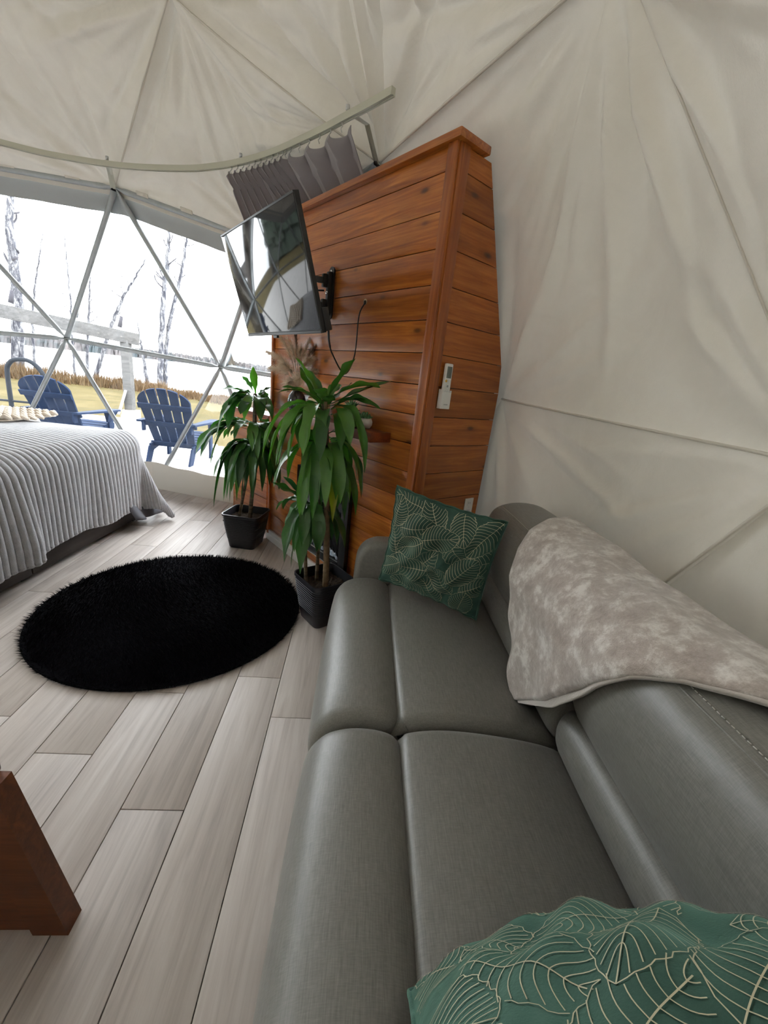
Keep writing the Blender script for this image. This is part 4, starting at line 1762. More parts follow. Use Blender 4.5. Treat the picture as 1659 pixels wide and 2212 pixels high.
def build_bed():
    root = empty('bed', BED_O, (0, 0, BED_R))
    tag(root, 'bed on a dark wood storage base by the window', 'bed')
    bxo('base_box', (-1.02, (BY0 + BY1) / 2, .19), (1.96, BY1 - BY0 - .02, .29), 'bed_wood', root, None, .006)
    for (a, b) in ((BY0, .045), (.055, BY1)):
        o = bxo('drawer_front', (0, 0, 0), (.024, b - a, .295), 'bed_wood', root, None, .004)
        o.location = (-.030, (a + b) / 2, .190)
    for x in (-.10, -1.9):
        for y in (BY0 + .10, .05, BY1 - .10):
            bxo('leg', (x, y, .021), (.06, .06, .042), 'black', root, None, .004)
    g = MB().box((-1.03, (BY0 + BY1) / 2, .54), (1.9, BY1 - BY0 - .06, .42), None, .08)
    smooth_angle(g.build('mattress', 'mattress', root), 60)
    # grey sheet hanging at the far foot corner
    P = np.zeros((20, 14, 3))
    for i in range(20):
        for j in range(14):
            f, v = i / 19, j / 13
            ang = f * R(105)
            y = BY1 - .36 + .36 * min(1, f * 1.6)
            out = .01 + .10 * v * v * (1 + .3 * math.sin(f * 14))
            P[i, j] = (-.015 + out * math.cos(ang * .8) + .012 * math.sin(f * 22) * v, y + out * math.sin(ang) + .10 * max(0, f - .5), .40 - (.385 - .09 * (1 - f) ** 2) * v)
    o = MB().grid(P).build('bed_sheet', 'sheet', root, True)
    md = o.modifiers.new('thick', 'SOLIDIFY')
    md.thickness = .004
    return root


def build_bed_blanket():
    root = empty('ribbed_blanket', BED_O, (0, 0, BED_R))
    tag(root, 'grey ribbed fleece blanket hanging over the bed to the floor', 'blanket')
    Rr = .13
    rib = .046
    nb = 420
    na = 86
    b0, b1 = BY0 - .02, BY1 + .62
    a0, a1 = -1.7, .0
    P = np.zeros((nb + 1, na + 1, 3))
    hgt = np.zeros((nb + 1, na + 1))

    def hang(s):
        q = Rr * PI / 2
        if s <= 0:
            return s, 0.0
        if s < q:
            return Rr * math.sin(s / Rr), Rr * (1 - math.cos(s / Rr))
        return Rr + .04 * (s - q), Rr + (s - q) * .998
    aa = np.r_[np.linspace(-1.7, -.02, 34), np.linspace(.0, .205, 12), np.linspace(.222, 1.0, 41)]
    na = len(aa) - 1
    P = np.zeros((nb + 1, na + 1, 3))
    env = np.zeros((nb + 1, na + 1))
    for i in range(nb + 1):
        b = b0 + (b1 - b0) * i / nb
        bp = b - (BY1 - Rr)
        lowhem = 1 / (1 + math.exp((b - .035) / .012))
        A = .675 + .05 * np.clip((b - .2) / 1.0, 0, 1) + .045 * lowhem
        A += .010 * math.sin(b * 11)
        for j in range(na + 1):
            f = aa[j]
            a = f if f <= 0 else f * A
            crown = .075 * (1 - math.exp(-max(0, -a) / .35)) * (1 - math.exp(-max(0, -bp) / .30))
            zt = BTOP + crown
            if bp <= 0:
                o_, d = hang(a)
                x, y, z = -Rr + o_, b, zt - d
            elif a <= 0:
                o_, d = hang(bp)
                x, y, z = -Rr + a, BY1 - Rr + o_, zt - d
            else:
                rho = (a ** 2.6 + bp ** 2.6) ** (1 / 2.6)
                phi = math.atan2(bp, a)
                o_, d = hang(rho)
                # the corner swings forward and lies in folds on the floor
                o_ += .22 * max(0, min(1, (rho - .25) / .6)) ** 1.3 * math.sin(2 * phi) ** 1.0
                x, y, z = -Rr + o_ * math.cos(phi * .62), BY1 - Rr + o_ * math.sin(phi) * .55, zt - d
            # lay on the floor
            if z < .03:
                e = .03 - z
                x += e * .06 * (1 if bp > 0 else .4)
                z = .03 + .018 * (1 + math.sin(40 * b + 9 * a)) * min(1, e / .1)
            hung = max(0, min(1, (a - .1) / .5))
            x += hung * (.014 * math.sin(b * 7.5 + 1.0) + .009 * math.sin(b * 17 + 2 * a)) + lowhem * hung * .045
            P[i, j] = (x, y, z)
    N = normals_of(P)
    # orientation: outward
    if N[nb // 3, 10, 2] < 0:
        N = -N
    bb = b0 + (b1 - b0) * np.arange(nb + 1) / nb
    wob = .0
    for i in range(nb + 1):
        for j in range(na + 1):
            ph = (bb[i] + .006 * math.sin(5 * aa[j] + 2)) / rib
            hh = .021 * math.sqrt(abs(math.sin(PI * ph)) + .0001) - .004
            P[i, j] += N[i, j] * hh * (1.0 if aa[j] > -.3 else .75)
    o = MB().grid(P).build('blanket_cloth', 'fleece', root, True)
    md = o.modifiers.new('thick', 'SOLIDIFY')
    md.thickness = .016
    md.offset = 0
    fixn(o)
    # hem roll along the lower edge
    pts = [P[i, na] for i in range(0, nb + 1, 2)]
    MB().tube(pts, .010, 6).build('hem', 'fleece', root, True)
    return root


def build_knit():
    root = empty('chunky_knit_throw', BED_O, (0, 0, BED_R))
    tag(root, 'beige chunky knit throw lying on top of the bed at the left', 'blanket')
    g = MB()
    for r_ in range(7):
        y = .78 + r_ * .075
        pts = []
        for k in range(15):
            x = -1.55 + k * .062
            z = BTOP + .105 + .012 * math.sin(x * 7 + r_) - max(0, (k - 10)) * .004
            for sg in (-1, 1):
                p0 = Vector((x, y + sg * .014, z))
                g.tube([p0 + Vector((-.03, sg * .016, -.008)), p0 + Vector((0, 0, .012)), p0 + Vector((.036, -sg * .014, -.006))], [.010, .018, .010], 7)
    g.build('knit_stitches', 'knit', root, True)
    P = np.array([[(-1.57 + i * .09, .74 + j * .085, BTOP + .088) for j in range(7)] for i in range(11)])
    o = MB().grid(P).build('knit_base', 'knit', root, True)
    md = o.modifiers.new('thick', 'SOLIDIFY')
    md.thickness = .012
    return root


build_bed()
build_bed_blanket()
build_knit()


# ================================================================ POTTED PLANTS
LEAVES_NEAR = [(-0.161, 2.3, 1.318, -0.021, 2.28, 1.549), (-0.181, 2.3, 1.316, -0.335, 2.35, 1.524), (-0.189, 2.3, 1.33, -0.41, 2.27, 1.34), (-0.131, 2.3, 1.341, 0.124, 2.33, 1.419), (-0.129, 2.3, 1.312, 0.131, 2.24, 1.314), (-0.191, 2.3, 1.286, -0.464, 2.2, 1.009), (-0.19, 2.3, 1.274, -0.372, 2.14, 0.992), (-0.165, 2.3, 1.265, -0.166, 2.1, 1.079), (-0.191, 2.3, 1.286, -0.243, 2.12, 1.052), (-0.127, 2.3, 1.281, -0.01, 2.12, 1.129), (-0.117, 2.3, 1.289, 0.075, 2.16, 0.985), (-0.113, 2.3, 1.295, 0.144, 2.32, 1.132), (-0.185, 2.3, 1.263, -0.341, 2.25, 0.951), (-0.168, 2.3, 1.313, -0.094, 2.4, 1.414), (-0.18, 2.3, 1.307, -0.287, 2.42, 1.466), (-0.168, 2.3, 1.318, -0.188, 2.2, 1.384), (-0.154, 2.3, 1.29, -0.326, 2.45, 1.12), (-0.154, 2.3, 1.29, 0.017, 2.48, 1.164), (-0.179, 2.3, 1.09, -0.181, 2.16, 0.703), (-0.161, 2.3, 1.079, -0.114, 2.12, 0.792), (-0.144, 2.3, 1.093, -0.038, 2.14, 0.811), (-0.13, 2.3, 1.107, 0.072, 2.22, 0.832), (-0.126, 2.3, 1.12, 0.049, 2.35, 0.858), (-0.178, 2.3, 1.077, -0.262, 2.22, 0.836), (-0.179, 2.3, 1.09, -0.344, 2.32, 0.875), (-0.151, 2.3, 1.042, -0.074, 2.2, 0.682), (-0.146, 2.3, 1.042, -0.009, 2.18, 0.738), (-0.165, 2.3, 1.027, -0.258, 2.38, 0.709), (-0.14, 2.3, 1.03, -0.06, 2.42, 0.691), (-0.162, 2.3, 1.142, -0.255, 2.44, 0.784), (-0.142, 2.3, 1.144, -0.007, 2.46, 0.859), (-0.217, 2.3, 0.756, -0.417, 2.25, 0.866), (-0.224, 2.3, 0.747, -0.331, 2.24, 0.585), (-0.224, 2.3, 0.741, -0.274, 2.18, 0.496), (-0.216, 2.3, 0.742, -0.229, 2.15, 0.54), (-0.216, 2.3, 0.737, -0.237, 2.2, 0.352), (-0.195, 2.3, 0.738, -0.133, 2.17, 0.518), (-0.171, 2.3, 0.732, -0.04, 2.25, 0.526), (-0.163, 2.3, 0.733, -0.018, 2.38, 0.529), (-0.194, 2.3, 0.73, -0.212, 2.4, 0.46), (-0.231, 2.3, 0.741, -0.329, 2.38, 0.458), (-0.205, 2.3, 0.743, -0.124, 2.42, 0.474), (-0.224, 2.3, 0.755, -0.376, 2.4, 0.669)]
LEAVES_FAR = [(-0.785, 3.44, 1.26, -0.806, 3.44, 1.457), (-0.799, 3.44, 1.265, -0.876, 3.39, 1.381), (-0.799, 3.44, 1.258, -0.939, 3.36, 1.222), (-0.799, 3.44, 1.241, -1.004, 3.32, 1.052), (-0.792, 3.44, 1.224, -0.946, 3.26, 0.984), (-0.785, 3.44, 1.232, -0.821, 3.24, 1.068), (-0.771, 3.44, 1.254, -0.654, 3.49, 1.315), (-0.771, 3.44, 1.244, -0.619, 3.54, 1.194), (-0.77, 3.44, 1.226, -0.629, 3.32, 1.09), (-0.778, 3.44, 1.225, -0.702, 3.24, 1.066), (-0.792, 3.44, 1.241, -0.959, 3.56, 1.128), (-0.771, 3.44, 1.261, -0.714, 3.59, 1.189), (-0.807, 3.44, 1.036, -1.126, 3.39, 0.919), (-0.814, 3.44, 1.024, -1.139, 3.34, 0.812), (-0.814, 3.44, 1.013, -1.09, 3.3, 0.695), (-0.803, 3.44, 1.025, -1.027, 3.54, 0.879), (-0.807, 3.44, 1.025, -0.889, 3.24, 0.915), (-0.767, 3.44, 1.04, -0.579, 3.34, 0.95), (-0.767, 3.44, 1.029, -0.557, 3.44, 0.864), (-0.782, 3.44, 1.028, -0.651, 3.26, 0.883), (-0.789, 3.44, 1.027, -0.757, 3.24, 0.84), (-0.768, 3.44, 1.047, -0.628, 3.56, 0.993), (-0.812, 3.44, 0.877, -1.035, 3.34, 0.659), (-0.816, 3.44, 0.865, -1.042, 3.3, 0.573), (-0.816, 3.44, 0.858, -0.997, 3.34, 0.408), (-0.812, 3.44, 0.85, -0.919, 3.26, 0.499), (-0.808, 3.44, 0.839, -0.836, 3.24, 0.613), (-0.805, 3.44, 0.851, -0.809, 3.25, 0.527), (-0.786, 3.44, 0.842, -0.75, 3.24, 0.558), (-0.775, 3.44, 0.854, -0.686, 3.28, 0.515), (-0.768, 3.44, 0.862, -0.637, 3.32, 0.563), (-0.765, 3.44, 0.87, -0.585, 3.39, 0.602), (-0.765, 3.44, 0.881, -0.524, 3.44, 0.568), (-0.765, 3.44, 0.9, -0.534, 3.52, 0.705), (-0.776, 3.44, 0.88, -0.656, 3.56, 0.649), (-0.805, 3.44, 0.859, -0.938, 3.49, 0.354), (-0.809, 3.44, 0.866, -0.991, 3.46, 0.346), (-0.801, 3.44, 0.878, -0.942, 3.59, 0.664), (-0.766, 3.44, 0.974, -0.721, 3.59, 0.685), (-0.788, 3.44, 0.935, -0.857, 3.59, 0.632)]


def leaf_mesh(B, T, wid, rnd, name, mat, parent):
    """strap leaf from base B to tip T (local), arching, with wavy edges and a folded midrib"""
    B, T = Vector(B), Vector(T)
    d = T - B
    L = d.length
    hor = Vector((d.x, d.y, 0))
    if hor.length < .03:
        hor = Vector((rnd.uniform(-1, 1), -1, 0)) * .05
    # arching: go up/out first, then droop
    if d.z < -.25 * L:
        c = B + hor * .75 + Vector((0, 0, .16 * L + .10 * max(0, -d.z)))
    elif d.z > .4 * L:
        c = B + d * .5 + Vector((0, 0, .05 * L))
    else:
        c = B + d * .5 + Vector((0, 0, .24 * L))
    n = 16
    side0 = hor.normalized().cross(Vector((0, 0, 1))).normalized()
    tw = rnd.uniform(-.5, .5)
    cup = rnd.uniform(.15, .5)
    ph = rnd.uniform(0, 6)
    rows = []
    for i in range(n + 1):
        t = i / n
        p = B * (1 - t) ** 2 + c * 2 * t * (1 - t) + T * t * t
        tg = ((c - B) * (1 - t) + (T - c) * t).normalized()
        s = (side0 - tg * side0.dot(tg)).normalized()
        up = s.cross(tg).normalized()
        an = tw * t
        s, up = s * math.cos(an) + up * math.sin(an), up * math.cos(an) - s * math.sin(an)
        wv = wid * (.20 + .80 * min(1, max(0, (t - .10) / .22)) ** 1.2) * (1 - max(0, (t - .74) / .26) ** 1.7) * (1 + .14 * math.sin(11 * t + ph))
        wv = max(wv, .0012)
        row = []
        for q in (-1, -.5, 0, .5, 1):
            z = cup * wv * (q * q) + (.16 * wv * math.sin(17 * t + ph + q * 1.5) * abs(q) * (1 if 0.15 < t < .97 else 0)) - (.05 * wv if q == 0 else 0)
            row.append(p + s * (wv * q) + up * z)
        rows.append(row)
    P = np.array([[tuple(v) for v in r_] for r_ in rows])
    return MB().grid(P).build(name, mat, parent, True)


def build_pot(root, W, H, rz):
    """tapered square pot with a basket-weave band; open top"""
    def ring(hw, r, z, n=5):
        out = []
        for (sx, sy, a0) in ((1, 1, 0), (-1, 1, 90), (-1, -1, 180), (1, -1, 270)):
            for k in range(n + 1):
                a = R(a0 + 90 * k / n)
                out.append((sx * (hw - r) + r * math.cos(a), sy * (hw - r) + r * math.sin(a), z))
        return out
    prof = [(.62, .0), (.66, .004), (.70, .03), (.80, .35), (.90, .68), (.955, .93), (1.0, .945), (1.0, 1.0), (.955, 1.0), (.945, .93), (.90, .78)]
    V = []
    F = []
    for (k, z) in prof:
        V += ring(W / 2 * k, .045 * k, H * z)
    n = len(V) // len(prof)
    for i in range(len(prof) - 1):
        for k in range(n):
            k1 = (k + 1) % n
            F.append((i * n + k, i * n + k1, (i + 1) * n + k1, (i + 1) * n + k))
    F.append(tuple(range(n))[::-1])
    o = mk('pot', V, F, 'pot', root, True, None, (0, 0, rz))
    smooth_angle(o, 40)
    # woven ribs: raised horizontal bands on the four sides
    for i in range(12):
        z = .30 + .62 * i / 12
        k = np.interp(z, [.03, .35, .68, .93], [.70, .80, .90, .955])
        pts = ring(W / 2 * k + .0012, .045 * k, H * z, 3)
        pts.append(pts[0])
        MB().tube(pts, .0027, 5).build('woven_rib', 'pot', o, True)
    sV = ring(W / 2 * .90, .04, H * .82)
    m = 14
    P = np.zeros((m + 1, m + 1, 3))
    hw = W / 2 * .895
    for i in range(m + 1):
        for j in range(m + 1):
            P[i, j] = (hw * (2 * i / m - 1), hw * (2 * j / m - 1), H * .80 + random.uniform(-.006, .008))
    MB().grid(P).build('soil', 'soil', root, False, None, (0, 0, rz))


def build_plants():
    # nearer plant
    rnd = random.Random(5)
    base = Vector((-.105, 2.315, 0))
    root = empty('potted_dracaena', base)
    tag(root, 'leafy dracaena in a black woven pot beside the sofa arm', 'plant', 'potted dracaenas')
    build_pot(root, .285, .30, CAB_R + R(90))
    for nm_, pts, rad, mt in (('cane', [(-.205, 2.29, .22), (-.222, 2.28, .49), (-.214, 2.28, .75)], [.0115, .0105, .009], 'cane'),
                              ('cane', [(-.15, 2.35, .22), (-.154, 2.33, .625), (-.172, 2.31, 1.34)], [.012, .011, .010], 'cane'),
                              ('cane', [(-.09, 2.285, .22), (-.100, 2.275, .51), (-.139, 2.27, 1.10), (-.16, 2.29, 1.32)], [.019, .0185, .014, .010], 'cane_pale')):
        pp = catmull(pts, 8)
        rr = [np.interp(i / (len(pp) - 1), np.linspace(0, 1, len(rad)), rad) for i in range(len(pp))]
        g = MB().tube([Vector(p) - base for p in pp], rr, 10)
        for k in range(2, len(pp) - 1, 2):
            p = Vector(pp[k]) - base
            g.tube([p - Vector((0, 0, .0015)), p + Vector((0, 0, .0015))], rr[k] * 1.07, 10)
        g.build(nm_, mt, root, True)
    for i, L in enumerate(LEAVES_NEAR + [(l[0], l[1] + .01, l[2] - .03, l[3] + rnd.uniform(-.07, .07), l[4] + rnd.uniform(-.06, .08), l[5] + rnd.uniform(-.06, .05)) for l in LEAVES_NEAR[2:]]):
        if i in (11, 43 + 8, 43 + 9, 43 + 15):
            continue
        mt = 'leaf_yellow' if i in (25,) else ('leaf' if i < 31 or 43 <= i < 72 and i % 3 else 'leaf_dark')
        wid = rnd.uniform(.026, .038)
        T = Vector(L[3:]) - base
        leaf_mesh(Vector(L[:3]) - base, T, wid, rnd, 'leaf', mt, root)
    # farther plant
    base = Vector((-.835, 3.40, 0))
    root = empty('potted_dracaena', base)
    tag(root, 'leafy dracaena in a black woven pot by the window, between bed and plank cabinet', 'plant', 'potted dracaenas')
    build_pot(root, .315, .30, R(-10))
    for nm_, pts, rad, mt in (('cane', [(-.905, 3.42, .22), (-.864, 3.43, .464), (-.805, 3.44, .86), (-.792, 3.44, 1.26)], [.0125, .012, .011, .009], 'cane'),
                              ('cane', [(-.808, 3.40, .22), (-.783, 3.42, .71), (-.781, 3.43, 1.26)], [.017, .015, .010], 'cane')):
        pp = catmull(pts, 8)
        rr = [np.interp(i / (len(pp) - 1), np.linspace(0, 1, len(rad)), rad) for i in range(len(pp))]
        g = MB().tube([Vector(p) - base for p in pp], rr, 10)
        for k in range(2, len(pp) - 1, 2):
            p = Vector(pp[k]) - base
            g.tube([p - Vector((0, 0, .0015)), p + Vector((0, 0, .0015))], rr[k] * 1.07, 10)
        g.build(nm_, mt, root, True)
    for i, L in enumerate(LEAVES_FAR + [(l[0], l[1], l[2] - .03, l[3] + rnd.uniform(-.08, .08), l[4] + rnd.uniform(-.08, .06), l[5] + rnd.uniform(-.07, .06)) for l in LEAVES_FAR[2:]]):
        wid = rnd.uniform(.028, .041)
        T = Vector(L[3:])
        # stay in front of the plank cabinet
        c, s = math.cos(-CAB_R), math.sin(-CAB_R)
        ly = (T.x - CAB_O[0]) * s + (T.y - CAB_O[1]) * c
        lx = (T.x - CAB_O[0]) * c - (T.y - CAB_O[1]) * s
        if ly > -.06 and lx > -.03:
            dd = ly + .06
            T.x -= .811 * dd
            T.y -= .585 * dd
        leaf_mesh(Vector(L[:3]) - base, T - base, wid, rnd, 'leaf', 'leaf_dark' if i % 5 else 'leaf', root)


build_plants()


# ================================================================ TABLE at the left edge
def build_table():
    root = empty('wooden_table', (-.625, .765, 0))
    tag(root, 'dark pine table with slanted plank legs at the left edge', 'table')
    # end frame in the xz plane; slanted outer board rising to the left
    th = .040
    ang = math.atan2(.488, -.106)
    L = .50
    d = Vector((math.cos(ang), 0, math.sin(ang)))
    nrm = Vector((-d.z, 0, d.x))          # to the lower left
    wid = .085
    p0 = Vector((0, 0, 0))

    def slab(name, A, B, C, D, y0, y1, mat):
        g = MB().hexa([(A[0], y0, A[2]), (B[0], y0, B[2]), (B[0], y1, B[2]), (A[0], y1, A[2]), (D[0], y0, D[2]), (C[0], y0, C[2]), (C[0], y1, C[2]), (D[0], y1, D[2])])
        o = fixn(g.build(name, mat, root))
        return o
    top = p0 + d * L
    A = p0
    B = Vector((-wid / math.sin(ang), 0, 0))
    # outer slanted board (its edge faces the sofa)
    slab('leg', B, A, top, top + Vector((-wid / math.sin(ang), 0, 0)), -.02, .035, 'table_wood')
    slab('leg', Vector((-.80, 0, 0)), Vector((-.80 + .09, 0, 0)), Vector((-.66 + .05, 0, top.z)), Vector((-.70, 0, top.z)), -.02, .02, 'table_wood')
    # recessed infill panel
    slab('end_panel', Vector((-.72, 0, .0)), Vector((-.07, 0, .0)), Vector((-.12, 0, .24)), Vector((-.68, 0, .24)), -.008, .012, 'table_wood')
    bxo('stretcher', (-.40, 0, .26), (.56, .03, .05), 'table_wood', root, None, .003)
    bxo('table_top', (-.53, -.46, top.z + .02), (.80, 1.0, .04), 'table_wood', root, None, .006)
    slab('leg', B, A, top, top + Vector((-wid / math.sin(ang), 0, 0)), -.86, -.82, 'table_wood')
    slab('leg', Vector((-.80, 0, 0)), Vector((-.80 + .09, 0, 0)), Vector((-.66 + .05, 0, top.z)), Vector((-.70, 0, top.z)), -.86, -.82, 'table_wood')
    return root


build_table()


# ================================================================ OUTSIDE
GZ = -.14


def build_outside():
    # lawn
    V = [(-75, 3.0, GZ), (8, 3.0, GZ), (8, 17.6, GZ), (-3.8, 18.6, GZ), (-8, 20.6, GZ), (-14, 21.5, GZ), (-75, 22.5, GZ)]
    V = [(x, y, GZ) for x, y, z in V]
    o = mk('lawn', V + [(x, y, GZ - 1.2) for x, y, z in V], [tuple(range(7))] + [(i, 7 + i, 7 + (i + 1) % 7, (i + 1) % 7) for i in range(7)], 'lawn', None, False)
    fixn(o)
    tag(o, 'yellowed winter lawn outside the window', None, None, 'structure')
    V = [(-75, -30, GZ - .01), (30, -30, GZ - .01), (30, 3.02, GZ - .01), (-75, 3.02, GZ - .01)]
    o = mk('ground', V, [(0, 1, 2, 3)], 'lawn', None, False)
    tag(o, 'ground around the dome', None, None, 'structure')
    o = mk('lake', [(-900, 16, GZ - 1.0), (600, 16, GZ - 1.0), (600, 900, GZ - 1.0), (-900, 900, GZ - 1.0)], [(0, 1, 2, 3)], 'ice', None, False)
    tag(o, 'white frozen lake beyond the lawn', None, None, 'structure')
    # deck
    dk = empty('deck', (0, 0, 0))
    tag(dk, 'pale wooden deck outside the window', None, None, 'structure')
    bxo('deck_frame', (-9.6, 6.6, -.10), (10.4, 7.2, .05), 'gap', dk, None, .002)
    meshes = None
    w_ = .142
    for i in range(50):
        y = 3.15 + i * (w_ + .006) + w_ / 2
        x0 = -15.0
        # the deck starts outside the dome and its far corner is cut by the lawn
        x1 = np.interp(y, [3.1, 6.5, 8.3, 10.0, 10.6], [-1.0, -.75, -2.78, -4.67, -5.3])
        h2 = 4.06 ** 2 - (y - DC[1]) ** 2
        if h2 > 0:
            hx = math.sqrt(h2)
            segs = [(x0, DC[0] - hx), (DC[0] + hx, max(x1, DC[0] + hx + .05))]
        else:
            segs = [(x0, x1)]
        for a, b in segs:
            if b - a > .2:
                o = bxo('deck_board', (0, 0, 0), (b - a, w_, .03), 'deck_wood', dk, None, .004)
                o.location = ((a + b) / 2, y, -.035)
    # adirondack chairs
    ch = build_chair()
    ch.location = (-2.62, 6.35, -.02)
    ch.rotation_euler = (0, 0, R(-2))
    ch.scale = (1.1, 1.08, 1.05)
    ch['label'] = 'navy adirondack chair on the deck, nearer to the potted plants'
    c2 = copy_tree(ch)
    c2.location = (-4.22, 6.45, -.02)
    c2.rotation_euler = (0, 0, R(-6))
    c2['label'] = 'navy adirondack chair on the deck, seen just above the bed'
    # handrail hoop
    hr = empty('handrail', (-5.68, 7.5, -.02))
    tag(hr, 'curved dark metal handrail on the deck behind the bed', 'handrail')
    pp = catmull([(0, 0, 0), (0, 0, .50), (.01, 0, .97), (.05, 0, 1.10), (.15, 0, 1.18), (.35, 0, 1.19), (.50, 0, 1.09), (.60, 0, .90), (.63, 0, .70), (.63, 0, 0)], 7)
    MB().tube(pp, .034, 12).build('hoop', 'pipe', hr, True)
    MB().tube([(-.5, 0, .52), (.63, 0, .52)], .018, 8).build('cross_bar', 'pipe', hr, True)
    for x in (0, .63):
        MB().lathe([(.06, 0), (.06, .008), (.03, .014)], 14, (x, 0, 0)).build('foot_plate', 'pipe', hr, True)
    # timber post and beam
    pb = empty('timber_frame', (-5.70, 11.30, GZ))
    tag(pb, 'weathered grey timber post carrying a long beam at the lawn edge', 'timber frame')
    bxo('post', (0, 0, 1.0), (.19, .19, 1.78), 'grey_timber', pb, None, .008)
    d = Vector((-7.78, 9.91, 0)) - Vector((-5.28, 11.44, 0))
    ang = math.atan2(d.y, d.x)
    M = Euler((0, R(-5.0), ang)).to_matrix()
    bxo('beam', (-1.60, -1.03, 2.13), (4.4, .14, .27), 'grey_timber', pb, M, .01)
    bxo('second_beam', (-3.25, -1.55, 2.47), (1.5, .14, .24), 'grey_timber', pb, M, .01)
    bxo('brace', (-.11, -.14, .42), (.05, .16, .62), 'white_trim', pb, Euler((0, R(18), R(20))).to_matrix(), .004)
    bxo('footing', (0, 0, .06), (.34, .34, .34), 'concrete', pb, None, .01)
    for k, t in enumerate((.10, .95, 2.05)):
        q = Vector((-.0, 0, 0)) + Vector((math.cos(ang), math.sin(ang), 0)) * t
        MB().tube([(q.x, q.y, 2.08 + t * .09 + .08), (q.x + .06, q.y, 2.08 + t * .09 + .33)], [.05, .035], 6).build('peg', 'twig', pb, True)
    # grassy bank: countless dead blades
    N = 16000
    t = rng.random(N)
    bx = np.interp(t, [0, .25, .5, .75, 1], [-19, -15.4, -10.6, -6, -2.6])
    by = np.interp(bx, [-30, -15.4, -12.2, -10.2, -5.8, -2.6], [21.5, 21, 21.4, 21.2, 19.4, 17.9]) + rng.normal(0, .45, N)
    tall = np.interp(bx, [-30, -12, -9, -6, -2], [1.0, .95, .75, .45, .30]) * (.55 + .45 * np.abs(np.sin(bx * 1.9) * np.cos(bx * .7 + 1)))
    h = tall * (.35 + .65 * rng.random(N))
    lx = rng.normal(0, .22, N)
    ly = rng.normal(0, .15, N)
    pa = rng.random(N) * PI
    wx, wy = .018 * np.cos(pa), .018 * np.sin(pa)
    V = np.empty((N * 3, 3))
    V[0::3] = np.stack([bx - wx, by - wy, np.full(N, GZ)], 1)
    V[1::3] = np.stack([bx + wx, by + wy, np.full(N, GZ)], 1)
    V[2::3] = np.stack([bx + lx * h, by + ly * h, GZ + h], 1)
    o = mk('dry_grass_bank', V, np.arange(N * 3).reshape(-1, 3), 'deadgrass', None, False)
    tag(o, 'tall brown dead grass along the lake shore', 'grass', None, 'stuff')
    # far shore
    g = MB()
    rs = random.Random(2)
    for i in range(3200):
        x = rs.uniform(-520, 60)
        y = 400 + rs.uniform(0, 60)
        hh = np.interp(x, [-520, -300, -150, -60, 60], [12, 11, 8.5, 6, 4.5]) * rs.uniform(.6, 1.0)
        r_ = hh * rs.uniform(.16, .32)
        n = 5
        z = GZ - 1.0
        base = [(x + r_ * math.cos(2 * PI * k / n), y + r_ * math.sin(2 * PI * k / n), z) for k in range(n)]
        mid = [(x + r_ * .8 * math.cos(2 * PI * k / n + .4), y + r_ * .8 * math.sin(2 * PI * k / n + .4), z + hh * .5) for k in range(n)]
        V = base + mid + [(x, y, z + hh)]
        F = [(k, (k + 1) % n, n + (k + 1) % n, n + k) for k in range(n)] + [(n + k, n + (k + 1) % n, 2 * n) for k in range(n)]
        g.add(V, F)
    o = g.build('far_treeline', 'farwood', None, False)
    tag(o, 'hazy wooded far shore across the lake', 'treeline', None, 'stuff')
    # dark woods to the left of the deck, mirrored in the television
    g = MB()
    for i in range(420):
        a = R(rs.uniform(60, 100))
        dd = rs.uniform(30, 46)
        x, y = -dd * math.sin(a) * 1.15, dd * math.cos(a) + 2.0
        hh = rs.uniform(7, 13)
        n = 6
        for lv in range(4):
            z0 = GZ + .3 + hh * lv * .22
            r_ = hh * .17 * (1 - lv * .2)
            base = [(x + r_ * math.cos(2 * PI * k / n + lv), y + r_ * math.sin(2 * PI * k / n + lv), z0 + rs.uniform(-.2, .2)) for k in range(n)]
            g.add(base + [(x, y, z0 + hh * .34)], [(k, (k + 1) % n, n) for k in range(n)])
    o = g.build('evergreen_woods', 'conifer', None, False)
    tag(o, 'dark evergreen woods left of the deck, seen mirrored in the television', 'woods', None, 'stuff')


